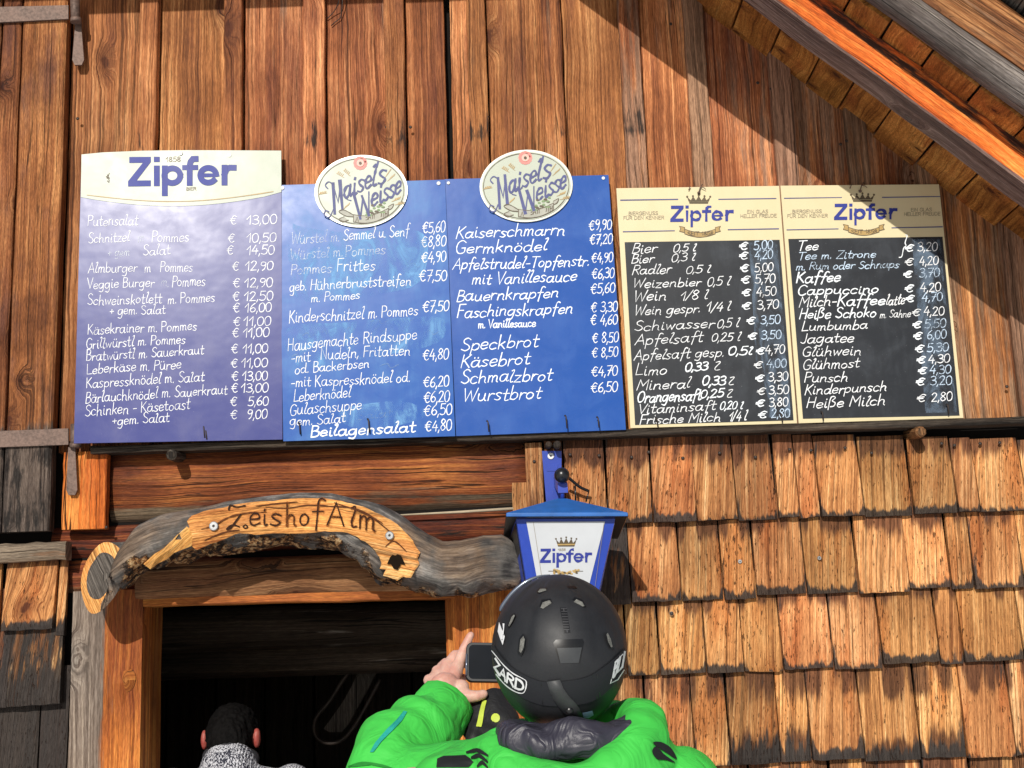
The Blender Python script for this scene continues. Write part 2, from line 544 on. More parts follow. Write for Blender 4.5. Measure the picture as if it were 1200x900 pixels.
# ------------------------------------------------------------------ the hut
hut = empty('alpine_hut', (0, 0, 0), 'weathered timber hut front with plank gable, wooden shingle cladding and low dark doorway', 'hut')
LZ = P(600, 508).z                     # ledge height
WL, WR = -2.6, 2.6                     # how far the front runs to both sides
ZT = 4.75
DOOR_L, DOOR_R, DOOR_T = P(165, 800).x, P(527, 760).x, P(340, 704).z

# backing wall behind all the cladding
bk = MB()
bk.box(WL, WR, 0.04, 0.16, DOOR_T, ZT)
bk.box(WL, DOOR_L - 0.02, 0.04, 0.16, -0.1, DOOR_T - 0.001)
bk.box(DOOR_R + 0.02, WR, 0.04, 0.16, -0.1, DOOR_T - 0.001)
bk.build('wall_core', MT['void'], hut)

# plank gable: wide boards behind, narrow battens over the joints
planks = [  # x0, x1 measured at height 100 px, batten?, weathering, char, tone
    (81, 165, 0, .22, .10, .86), (165, 186, 1, .22, .05, .92), (186, 264, 0, .12, .05, 1.0), (264, 285, 1, .18, .0, .95),
    (285, 357, 0, .30, .12, .84), (357, 382, 1, .18, .14, 1.05), (382, 452, 0, .2, .05, .90), (452, 475, 1, .2, .14, .90),
    (475, 522, 0, .12, .05, 1.02), (529, 549, 0, .2, .2, 1.05), (549, 571, 1, .3, .14, .86), (571, 637, 0, .18, .05, .90),
    (637, 660, 1, .35, .14, .92), (660, 728, 0, .2, .05, 1.0), (728, 752, 1, .52, .18, .95), (752, 805, 0, .32, .05, 1.05),
    (805, 828, 1, .62, .1, 1.0), (828, 901, 0, .42, .05, 1.0), (901, 926, 1, .66, .1, 1.0), (926, 985, 0, .5, .05, 1.0),
    (985, 1008, 1, .66, .1, .95), (1008, 1062, 0, .45, .08, 1.0), (1062, 1084, 1, .6, .1, 1.0), (1084, 1150, 0, .5, .08, 1.0),
    (1150, 1175, 1, .62, .1, 1.0), (1175, 1240, 0, .4, .08, 1.0), (1240, 1262, 1, .5, .1, 1.0), (1262, 1340, 0, .4, .1, 1.0),
    (1340, 1362, 1, .5, .1, 1.0), (1362, 1450, 0, .4, .1, 1.0)]
pw = MB()
for x0, x1, bat, wea, ch, tone in planks:
    a, b = P(x0, 100).x, P(x1, 100).x
    if not bat:
        a, b = a + 0.0035, b + 0.012
    if x0 == 475:
        b = P(522, 100).x
    if x0 == 529:
        a = P(529, 100).x
    sd = R.random()
    nseg = 44
    rings_var = []
    for i in range(nseg + 1):
        zz = LZ - 0.01 + (ZT - LZ) * i / nseg
        extra = 0.16 * max(0, min(1, (zz - 3.15) / 0.7)) if bat else 0.10 * max(0, min(1, (zz - 3.2) / 0.6))
        low = 0.10 * max(0, 1 - (zz - LZ) / 0.35)
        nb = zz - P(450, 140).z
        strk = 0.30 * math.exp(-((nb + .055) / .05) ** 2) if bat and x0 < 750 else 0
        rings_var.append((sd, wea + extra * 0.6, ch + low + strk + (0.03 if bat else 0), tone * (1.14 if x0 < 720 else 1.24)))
    pw.board(Vector(((a + b) / 2, 0.036 if not bat else 0.014, LZ - 0.01)), X, Z, OUT, b - a, ZT - LZ,
             (0.034 if not bat else 0.040) + R.uniform(-.002, .002), rings_var, seg=nseg, jit=0.0016, bev=0.003)
pw.build('plank_cladding', W['plank'], hut)

# shutter leaf on the left with iron strap hinges
zt, zb = ZT - 0.3, P(40, 624).z
sh = MB()
for x0, x1, tone in ((-70, -4, .9), (-2, 20, .9), (22.5, 74.5, 1.0)):
    a, b = P(x0, 300).x, P(x1, 300).x
    sd = R.random()
    vs = []
    for i in range(21):
        zz = zb + (zt - zb) * i / 20
        lo = max(0, min(1, (P(40, 490).z - zz) / 0.06))
        vs.append((sd, 0.22 + 0.55 * lo, 0.17 + 0.24 * lo, tone))
    sh.board(Vector(((a + b) / 2, 0.0, zb)), X, Z, OUT, b - a, zt - zb, 0.045, vs, seg=20, jit=0.002, bev=0.005)
shutter = sh.build('shutter', W['shutter'], hut)


def strap(u1, v0, v1, pin0, pin1, plate):
    m = MB()
    d = 0.056
    q = [P(-80, v0[0] + 3, d), P(u1, v0[1], d), P(u1, v1[1], d), P(-80, v1[0] + 3, d)]
    m.prism(q, OUT, 0.008)
    a, b = P(88, pin0, d), P(88, pin1, d)
    if plate[3] < 300:
        a, b = P(87, pin0, d), P(88.5, pin1, d)
    r = 0.0145
    m.tube([a + Y * .004, b + Y * .004], r, 14)
    m.tube([b + Z * .012 + Y * .004, b - Z * .002 + Y * .004], r * 1.16, 14)
    uu, w0, w1, vb = plate[0], plate[1], plate[2], plate[3]
    vt = pin1
    dd = 0.03 if vb < 300 else 0.048
    pts = [P(uu - w0, vt, dd), P(uu + w0, vt, dd), P(uu + w1, vb - 6, dd), P(uu + w1 * .6, vb, dd), P(uu - w1 * .6, vb, dd), P(uu - w1, vb - 6, dd)]
    m.prism(pts, OUT, 0.008)
    o = m.build('strap_hinge', MT['iron'], shutter)
    return o


strap(80, (7, 6), (27, 22), -6, 25, (91.5, 3.2, 6.8, 76))
strap(80, (505, 502), (524, 521), 497, 524, (84, 4, 6.5, 580))

# short vertical block and logs below the ledge
bl = MB()
bl.board(Vector((P(103, 580).x, 0.0, P(103, 621).z)), X, Z, OUT, P(128, 580).x - P(77, 580).x, P(103, 531).z - P(103, 621).z, 0.032,
         (0.31, 0.1, 0.16, .86), seg=6)
bl.build('corner_block', W['rafter'], hut)


def log(name, u0, v0, u1, v1, half, depth, front, mat, wea, ch, tone=1.0, seg=26, flat=0.75, namepar=None):
    """Hewn log whose centre line runs between two pixels on the wall."""
    a, b = P(u0, v0, front), P(u1, v1, front)
    m = MB()
    rings = []
    vs = []
    sd = R.random()
    N = 18
    for i in range(seg + 1):
        s = i / seg
        c = a.lerp(b, s) + Y * depth / 2
        ring = []
        for j in range(N):
            th = 2 * math.pi * j / N
            cy, cz = math.cos(th), math.sin(th)
            e = 0.55
            yy = math.copysign(abs(cy) ** e, cy) * depth / 2
            zz = math.copysign(abs(cz) ** flat, cz) * half
            nz = mnoise.noise(Vector((c.x * 3.1, cy * 1.4, cz * 1.4 + sd * 30))) * 0.006 + mnoise.noise(Vector((c.x * 11, cy * 3, cz * 3))) * 0.0022
            ring.append(c + Vector((0, yy + nz, zz + nz * 0.6)))
        rings.append(ring)
        vs.append([(sd, wea[0] + (wea[1] - wea[0]) * max(0, -math.sin(2 * math.pi * j / N)), ch + 0.14 + 0.05 * abs(math.sin(2 * math.pi * j / N)), tone) for j in range(N)])
    m.loft(rings, vs, sm=True)
    return m.build(name, mat, hut)


log('wall_log', 128, 566, 618, 548.5, 0.118, 0.16, -0.006, W['log'], (0.16, 0.78), 0.12)
log('wall_log', 60, 636, 640, 614, 0.052, 0.14, -0.02, W['log'], (0.25, 0.35), 0.16, 0.85)
log('wall_log', 70, 676, 260, 669, 0.055, 0.14, -0.022, W['log'], (0.35, 0.5), 0.18, 0.95)
lm = MB()
lm.tube([P(460, 604, 0.006), P(540, 600.0, 0.008), P(602, 596, 0.007)], [0.002, 0.004, 0.0045], 8)
lm.build('caulking', MT['lime'], hut)
log('lintel_log', 158, 682, 560, 668, 0.062, 0.16, 0.05, W['pale'], (0.22, 0.4), 0.10, flat=0.6)

# small boards at the right log ends
eb = MB()
eb.board(Vector((P(626.5, 560).x, 0.01, P(626, 640).z)), X, Z, OUT, P(636.5, 560).x - P(617, 560).x, P(626, 520).z - P(626, 640).z, 0.03, (0.7, .42, .06, .85), seg=8)
eb.board(Vector((P(609.5, 580).x, 0.01, P(609, 640).z)), X, Z, OUT, P(618.5, 560).x - P(600, 560).x, P(609, 566).z - P(609, 640).z, 0.022, (0.2, .12, .05, .9), seg=4)
eb.build('edge_board', W['shingle'], hut)

# ledge the menu boards stand on
ld = MB()
LA, LB = P(106, 527, 0.06), P(1290, 489.5, 0.06)
dirv = (LB - LA)
ln_ = dirv.length
dirv.normalize()
upv = dirv.cross(OUT).normalized()
if upv.z < 0:
    upv = -upv
ld.board(Vector((LA.x, 0.0, LA.z)), upv, dirv, OUT, 0.021, ln_, 0.06, (0.4, .2, .1, 1), seg=50, jit=0.0016, bev=0.003)
ledge = ld.build('ledge', W['ledge'], hut)

# door frame
dp = MB()
vs = []
a, b = P(82, 800, 0.04).x, P(165, 800, 0.04).x
zt_, zb_ = P(120, 692, 0.04).z, -0.05
N = 30
rings = []
cols = [0, 0, .12, .25, .38, .5, .62, .75, .88, 1, 1]
for i in range(N + 1):
    zz = zb_ + (zt_ - zb_) * i / N
    rg, vr = [], []
    for j, cx in enumerate(cols):
        yy = 0.06 if j in (0, len(cols) - 1) else (-0.035 if j in (1, len(cols) - 2) else -0.04)
        xx = a + (b - a) * cx
        bulge = 0.016 * math.exp(-(((xx - P(147, 796).x) / 0.03) ** 2 + ((zz - P(147, 796).z) / 0.04) ** 2))
        rg.append((xx + R.uniform(-1, 1) * .001, yy - bulge, zz))
        vr.append((0.37, 0.80 if cx < .28 else max(0.0, 0.75 - 1.25 * (cx - .28)), 0.17, 1.0))
    rings.append(rg)
    vs.append(vr)
dp.loft(rings, vs)
dp.build('door_post', W['post'], hut)
kn = MB()
kc = P(147, 797, 0.054)
loops_ = []
for q_, rr_ in enumerate((.030, .027, .021, .017, .011, .006)):
    loops_.append([kc + Y * (.010 - .0022 * q_ + (.0012 if q_ % 2 else 0)) + X * (rr_ * .86 * math.cos(2 * math.pi * j_ / 26) * (1 + .06 * math.sin(3 * j_ * .24 + q_))) +
                   Z * (rr_ * 1.2 * math.sin(2 * math.pi * j_ / 26) * (1 + .05 * math.cos(2 * j_ * .24 + q_))) for j_ in range(26)])
kn.loft(loops_, [(0.37, 0.0, c_, t_) for c_, t_ in ((.42, .6), (.1, .95), (.30, .8), (.05, 1.0), (.28, .8), (.35, .7))], caps=(False, True), sm=True)
kn.build('knot', W['post'], hut)
dp = MB()
a, b = P(531, 760, 0.03).x, P(618, 760, 0.03).x
dp.board(Vector(((a + b) / 2, 0.1, -0.05)), X, Z, OUT, b - a, P(560, 680, .03).z + .05, 0.13, (0.83, .05, .0, 1.08), seg=24)
dp.build('door_post', W['post'], hut)
dl = MB()
A, B = P(166, 703.5, 0.035), P(534, 694, 0.035)
dd = (B - A)
l_ = dd.length
dd.normalize()
up_ = dd.cross(OUT)
up_ = up_ if up_.z > 0 else -up_
dl.board(Vector((A.x, 0.10, A.z)), up_, dd, OUT, 0.034, l_, 0.135, (0.57, .05, .0, 1.0), seg=14)
dl.build('door_head', W['post'], hut)
jb = MB()
for xx, w_, yy in ((P(526, 760).x, 0.022, 0.12), (DOOR_L - 0.012, 0.02, 0.12)):
    jb.board(Vector((xx, yy + 0.1, -0.05)), X, Z, OUT, w_, DOOR_T + .05, 0.15, (R.random(), .05, .05, .75), seg=10)
jb.build('door_jamb', W['post'], hut)

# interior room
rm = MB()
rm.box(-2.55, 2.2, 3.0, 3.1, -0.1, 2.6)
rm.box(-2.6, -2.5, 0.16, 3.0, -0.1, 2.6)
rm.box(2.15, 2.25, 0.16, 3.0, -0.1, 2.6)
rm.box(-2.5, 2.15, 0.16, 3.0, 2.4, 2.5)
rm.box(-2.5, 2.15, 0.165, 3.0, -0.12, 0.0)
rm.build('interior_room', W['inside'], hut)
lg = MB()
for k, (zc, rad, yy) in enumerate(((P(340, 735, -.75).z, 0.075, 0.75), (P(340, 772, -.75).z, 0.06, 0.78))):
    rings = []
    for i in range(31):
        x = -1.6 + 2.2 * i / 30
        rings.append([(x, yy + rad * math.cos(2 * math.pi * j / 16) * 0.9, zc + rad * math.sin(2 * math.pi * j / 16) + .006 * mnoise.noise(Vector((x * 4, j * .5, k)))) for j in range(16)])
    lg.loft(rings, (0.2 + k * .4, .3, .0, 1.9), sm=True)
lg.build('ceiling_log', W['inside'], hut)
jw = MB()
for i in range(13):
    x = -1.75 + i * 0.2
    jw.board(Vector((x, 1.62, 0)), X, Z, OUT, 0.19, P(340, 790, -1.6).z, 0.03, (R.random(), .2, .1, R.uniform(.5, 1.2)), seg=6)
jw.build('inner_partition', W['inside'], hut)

# ------------------------------------------------------------------ shingles
def px_row(vl, ul, vr, ur):
    return lambda u: vl + (vr - vl) * (u - ul) / (ur - ul)


ROWS = [  # bottom edge line, x boundaries (px at row middle)
    (px_row(613, 760, 598, 1170), 560, [638, 661, 710, 762, 813, 861, 908, 933, 957.5, 1009, 1066, 1117, 1143, 1199, 1250, 1300]),
    (px_row(705, 760, 687, 1170), 655, [622, 660, 700, 737, 796, 845, 883, 942, 1002.5, 1062, 1111, 1138, 1196, 1250, 1300]),
    (px_row(791, 760, 775, 1170), 745, [622, 645, 690, 733, 771, 825, 869, 915, 974, 1031, 1098, 1126, 1196, 1250, 1310]),
    (px_row(899, 760, 885, 1170), 835, [622, 660, 705, 756, 811, 852, 910, 947, 1008, 1074, 1127, 1184, 1240, 1300]),
    (px_row(1010, 760, 996, 1170), 940, [622, 650, 700, 745, 790, 830, 880, 930, 975, 1030, 1085, 1140, 1200, 1260, 1310]),
    (px_row(1120, 760, 1106, 1170), 1050, [622, 660, 700, 760, 815, 870, 920, 985, 1040, 1100, 1160, 1220, 1280]),
    (px_row(1230, 760, 1216, 1170), 1150, [622, 655, 710, 770, 820, 880, 940, 990, 1050, 1110, 1160, 1220, 1280])]
SD = random.Random(21)


def shingle(m, x0, x1, zb0, zb1, ztop, thick, base, gaps, low=0.0, dark=False, seed=None, tone=1.0, topd=0.002):
    """One split shingle: tucked in at the top, thick and ragged at its lower end."""
    seed = SD.random() if seed is None else seed
    nc, nr = 8, 9
    rings, vs = [], []
    hgt = ztop - (zb0 + zb1) / 2
    tl = SD.uniform(-.004, .004)
    for i in range(nr + 1):
        s = i / nr                                    # 0 bottom .. 1 top
        s2 = s ** 1.4
        rg, vr = [], []
        for j in range(-1, nc + 2):
            cx = min(max(j, 0), nc) / nc
            x = x0 + (x1 - x0) * cx + tl * s
            zb = zb0 + (zb1 - zb0) * cx + mnoise.noise(Vector((x * 60, seed * 50, 0))) * 0.004
            z = zb + (ztop - zb) * s2
            d = base + topd + (thick - topd) * (1 - s2)
            d += mnoise.noise(Vector((x * 40, z * 4, seed * 9))) * 0.0022
            if i == 0:
                d -= 0.003
            if j in (-1, nc + 1):
                d = base - 0.004
            elif j in (0, nc):
                d -= 0.002
            exp_t = s2 * hgt                           # metres above the drip edge
            bq = (seed * 7.77) % 1.0
            ch = (.16 + 0.42 * bq) * max(0, 1 - exp_t / (0.014 + .022 * bq)) + 0.09 * max(0, 1 - exp_t / 0.09)
            edge = min(cx, 1 - cx)
            ch += (.12 + 0.26 * ((seed * 3.3) % 1.0)) * max(0, 1 - edge / 0.10) * (0.4 + 0.6 * max(0, 1 - s2 * 1.4))
            ch += 0.12
            gk = max([math.exp(-((x - gx) / 0.010) ** 2) for gx in gaps] or [0])
            top = max(0, min(1, (exp_t - 0.115) / 0.09))
            ch += top * 0.16 * (1 - gk)
            we = 0.10 + top * 0.55 * (1 - gk)
            if low and low > 1.1:
                ch += .12
            if low:
                blob = max(0, 1 - exp_t / (0.17 * low)) * (1 if cx > .18 else .6)
                ch += 0.40 * blob
                we += 0.75 * blob
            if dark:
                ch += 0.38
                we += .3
            rg.append((x, -d, z))
            vr.append((seed, we, ch, tone * (1 + 0.12 * gk * top)))
        rings.append(rg)
        vs.append(vr)
    m.loft(rings, vs)


sg = MB()
lows = {3: {852: 1.0, 910: .95, 947: .35, 1008: .6, 1074: .85, 756: .5, 811: .0}}
prev = None
for ri, (bot, vm, xs) in enumerate(ROWS):
    base = 0.004
    top_extra = 0.08 if ri else 0.05
    for a, b in zip(xs[:-1], xs[1:]):
        x0, x1 = P(a + 1.1, vm, .02).x, P(b - 1.1, vm, .02).x
        if ri == 0:
            zt2 = P((a + b) / 2, 503, 0.0).z - (a - 600) * 0.00005
        else:
            zt2 = P((a + b) / 2, ROWS[ri - 1][0]((a + b) / 2), .02).z + 0.075
        jl, jr = SD.uniform(-2, 2), SD.uniform(-1.2, 1.2)
        zb0, zb1 = P(a, bot(a) + jl, .03).z, P(b, bot(b) + jl + jr, .03).z
        gaps = [P(q, vm, .02).x for q in prev] if prev else []
        shingle(sg, x0, x1, zb0, zb1, zt2, SD.uniform(0.026, 0.040), base, gaps, low=lows.get(ri, {}).get(a, 0) or (0.7 if ri > 3 else 0),
                tone=SD.choice((.86, 1.0, 1.12, 1.18, 1.28)) * SD.uniform(.95, 1.05), dark=(ri == 1 and a in (622, 660, 700)))  # dark shingles beside the lantern carry its shadow in their colour
    prev = xs
sg.build('shingle_cladding', W['shingle'], hut)

# left shingle patch and its cap rail below the shutter
sl = MB()
shingle(sl, P(-60, 700).x, P(3, 700).x, P(0, 737, .03).z, P(3, 737, .03).z, P(0, 640).z, 0.03, 0.004, [], tone=.95, seed=.11)
shingle(sl, P(8, 700).x, P(67, 700).x, P(8, 739, .03).z, P(67, 737, .03).z, P(30, 640).z, 0.032, 0.006, [], tone=1.05, seed=.43, low=.3)
shingle(sl, P(69, 700).x, P(78.5, 700).x, P(69, 745, .02).z, P(78, 745, .02).z, P(70, 640).z, 0.02, 0.0, [], seed=.77, low=.5)
shingle(sl, P(-70, 790).x, P(13, 790).x, P(-40, 830, .03).z, P(13, 829, .03).z, P(0, 690).z, 0.03, 0.0, [], low=1.3, seed=.52)
shingle(sl, P(13.6, 790).x, P(75, 790).x, P(14, 828, .03).z, P(75, 824, .03).z, P(40, 690).z, 0.033, 0.0, [], low=1.4, seed=.63)
for x0, x1 in ((-90, 2), (3, 46), (48, 80)):
    shingle(sl, P(x0, 860).x, P(x1, 860).x, P(x0, 985, .03).z, P(x1, 985, .03).z, P(x0 + 20, 780).z, 0.03, -0.012, [], low=1.2, seed=SD.random(), dark=True)
for r_ in range(4):
    for x0, x1 in ((-90, -30), (-28, 25), (27, 80)):
        shingle(sl, P(x0, 860).x, P(x1, 860).x, P(x0, 1095 + r_ * 110, .03).z, P(x1, 1095 + r_ * 110, .03).z, P(x0, 930 + r_ * 110).z, 0.03, -0.012, [], low=1.0, seed=SD.random())
sl.build('shingle_cladding', W['shingle'], hut)
cr = MB()
A, B = P(-90, 652, .05), P(77, 644.5, .05)
dd = B - A
l_ = dd.length
dd.normalize()
up_ = dd.cross(OUT)
up_ = up_ if up_.z > 0 else -up_
cr.board(Vector((A.x, 0.0, A.z)), up_, dd, OUT, 0.052, l_, 0.052, (0.66, .62, .12, 1.15), seg=14, jit=.002, bev=.008)
cr.build('cap_rail', W['pale'], hut)

# ------------------------------------------------------------------ roof overhang
roof = MB()
A, B = P(810, 0, 0), P(1200, 289, 0)
t = (B - A).normalized()                      # down the slope
nrm = Vector((-t.z, 0, t.x))                   # up, out of the slope
if nrm.z < 0:
    nrm = -nrm
S0, S1 = -0.75, 1.9
s = S0
RB = random.Random(5)
while s < S1:
    w = RB.uniform(.125, .165)
    off = RB.uniform(-.004, .006)
    c = A + t * (s + w / 2) + nrm * (off + .019)
    roof.board(Vector((c.x, 0.036, c.z)), t, OUT, -nrm, w - 0.006, 0.612, 0.02, None, seg=5, jit=.001, bev=.0015)
    s += w
for i_ in range(len(roof.var)):
    pass
roof.build('soffit_boards', W['soffit'], hut)
up = Z
rf = MB()


def slope_beam(m, d0, d1, lo, hi, wea, ch, tone, seed, s0=S0, s1=S1, rough=.004, rnd=0.0, mi=0, bev=.01):
    """Beam running down the slope between depths d0..d1, from lo to hi metres above the soffit line (vertical)."""
    rings, vs = [], []
    NS = 40
    cs = math.cos(math.atan2(-t.z, t.x))
    for i in range(NS + 1):
        sp = A + t * (s0 + (s1 - s0) * i / NS)
        lo_, hi_ = lo * cs, hi * cs
        pr = []
        if rnd:
            for j in range(16):
                th = 2 * math.pi * j / 16 - math.pi / 2
                pr.append(((d0 + d1) / 2 - math.cos(th) * (d1 - d0) / 2 * -1, (lo_ + hi_) / 2 + math.sin(th) * (hi_ - lo_) / 2))
        else:
            K = 6
            pr += [(d0 + (d1 - d0) * q / K, lo_) for q in range(K + 1)]
            pr += [(d1, lo_ + (hi_ - lo_) * q / K) for q in range(1, K + 1)]
            pr += [(d0 + (d1 - d0) * (1 - q / K), hi_) for q in range(1, K + 1)]
            pr += [(d0, lo_ + (hi_ - lo_) * (1 - q / K)) for q in range(1, K)]
        rg, vr = [], []
        for (dq, hq) in pr:
            nz = mnoise.noise(Vector((sp.x * 5 + seed * 10, dq * 30, hq * 30))) * rough
            rg.append(sp + OUT * (dq + nz) + nrm * (hq + nz))
            w_ = wea(dq, hq) if callable(wea) else wea
            vr.append((seed, w_, ch(dq, hq) if callable(ch) else ch, tone))
        rings.append(rg)
        vs.append(vr)
    m.loft(rings, vs, sm=bool(rnd))


slope_beam(rf, 0.375, 0.478, -0.128, 0.004, lambda d_, h_: 0.95 if h_ < -0.095 or d_ < .47 else 0.05, lambda d_, h_: .45 if h_ > -.045 else .12, 1.42, 0.3)  # upper front blackened: dark wood, and the barge log's shade put into the colour
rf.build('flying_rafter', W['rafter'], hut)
rf = MB()
slope_beam(rf, 0.555, 0.655, 0.0, 0.105, 0.3, 0.04, 1.7, 0.55, rnd=1)
rf.build('barge_log', W['grey'], hut)
rf = MB()
slope_beam(rf, 0.615, 0.645, 0.085, 0.25, 0.35, 0.10, 0.75, 0.8)
rf.build('barge_board', W['plank'], hut)
rf = MB()
slope_beam(rf, -0.5, 0.59, 0.045, 0.10, 0.5, 0.1, 1.0, 0.2)
rf.build('roof_deck', W['grey'], hut)
rs = MB()
s = S0
while s < S1:
    w = RB.uniform(.1, .16)
    for lay in range(3):
        c = A + t * (s + w / 2 + lay * .05) + nrm * (0.205 + lay * 0.022)
        rs.board(Vector((c.x, 0.3, c.z)), t, OUT, nrm + t * .05, w - .006, 1.02 + RB.uniform(-.015, .02) + lay * .012, 0.018, (RB.random(), .8, .1, RB.uniform(.7, 1.3)), seg=3)
    s += w
rs.build('roof_shingles', W['grey'], hut)
# hipped eave over the left part of the gable (its edge throws the long level shadow)
he = MB()
ez = P(300, 8.5 + 0, 0).z + 0.545 * 0.62
# where the sloping barge reaches that height
sx = A.x + (A.z + 0.0 - ez) / (-t.z / t.x) * -1
xk = A.x - (ez - A.z) / (-t.z / t.x)
EA, EB = P(-150, 14, 0), P(640, 6.5, 0)
dz = (EB.z - EA.z) / (EB.x - EA.x)
for k in range(6):
    y0 = -0.62 + k * 0.14
    he.board(Vector((WL, 0, ez + (y0 + .62) * .55)) + Vector((0, y0 + .07, 0)), Y, X, Vector((0, -.2, 1)).normalized(), 0.142, xk - WL, 0.025, (R.random(), .3, .1, 1), seg=6)
he.build('hip_eave', W['soffit'], hut)

# ------------------------------------------------------------------ nails and screws of the hut
nm = MB()
nm.ball((0, 0, 0), 0.0052, 5, (1, .6, 1))
nail_mesh = nm.mesh('nail', MT['nail'])
npx = [(91, 139), (169, 132), (181, 132), (269, 135), (281, 135), (364, 138), (379, 138), (453, 149), (471, 141), (481, 149), (558, 135), (571, 137), (650, 127),
       (749, 45), (786, 28), (807, 45), (817, 52), (827, 75), (888, 97), (904, 104), (916, 120), (985, 169), (992, 165), (1003, 178),
       (1180, 453), (1196, 462)]
for u, v in npx:
    o = bpy.data.objects.new('nail', nail_mesh)
    COL.objects.link(o)
    o.parent = hut
    o.location = P(u, v, 0.021)
for u, v in [(668, 533), (702, 534), (740, 536), (760, 530), (800, 537), (843, 531), (885, 536), (925, 527), (950, 528), (990, 525), (1021, 531), (1103, 520), (1118, 522),
             (1148, 520), (1171, 519), (787, 719), (626, 541), (125, 618)]:
    o = bpy.data.objects.new('nail', nail_mesh)
    COL.objects.link(o)
    o.parent = hut
    o.location = P(u, v, 0.018 if v < 600 else .03) + OUT * .004


def screw(u, v, d, r, parent, nrm_=OUT, name='screw', washer=MT['zinc'], core=MT['nail']):
    m = MB()
    c = P(u, v, d)
    b1 = X
    b2 = nrm_.cross(b1).normalized()
    rg = []
    for rr, hh in ((r, 0), (r, 0.002), (r * .85, 0.0032), (r * .3, .0032), (r * .26, .0012), (0.0001, .0012)):
        rg.append([c + nrm_ * hh + b1 * math.cos(2 * math.pi * j / 18) * rr + b2 * math.sin(2 * math.pi * j / 18) * rr for j in range(18)])
    m.loft(rg[:4], caps=(True, False), mi=0, sm=False)
    m.loft(rg[3:], caps=(False, True), mi=1)
    return m.build(name, [washer, core], parent)


screw(462, 42, 0.021, 0.011, hut)
screw(867, 658, 0.03, 0.006, hut)
screw(960, 654, 0.03, 0.006, hut)
screw(787, 719, 0.03, 0.006, hut)

# wooden pegs under the ledge
for u, v, r_, nm_ in ((1079, 506, .017, 'wooden_peg'), (201, 533, .017, 'wooden_peg'), (643, 521, .010, 'wooden_peg'), (653, 521, .012, 'wooden_peg')):
    m = MB()
    c = P(u, v, .085)
    m.tube([Vector((c.x, .04, c.z + .01)), Vector((c.x, -.04, c.z + .003)), c, c + OUT * .004], [r_, r_ * 1.05, r_ * .95, r_ * .6], 9, var=(R.random(), .4, .2, .9), sm=False)
    m.build(nm_, W['pale'] if u > 900 else W['ledge'], hut)

# bent iron nails that hold the boards on the ledge
for u, v, h in ((136, 514, 10), (240, 508, 14), (242.5, 510, 9), (352, 504, 14), (433, 502, 18), (573, 501, 12), (664.5, 497, 16), (702, 496, 11),
                (771, 495, 7), (917, 490, 8), (965, 488, 8), (1112, 480, 9)):
    m = MB()
    d = .086 if u < 720 else .062
    a_ = P(u, v + 5, d)
    b_ = P(u - 1.2, v - h * .55, d - .002)
    m.tube([a_, b_, b_ + Vector((-.003, .004, .004))], [.0022, .0022, .003], 6, sm=True)
    m.build('bent_nail', MT['nail'], ledge)

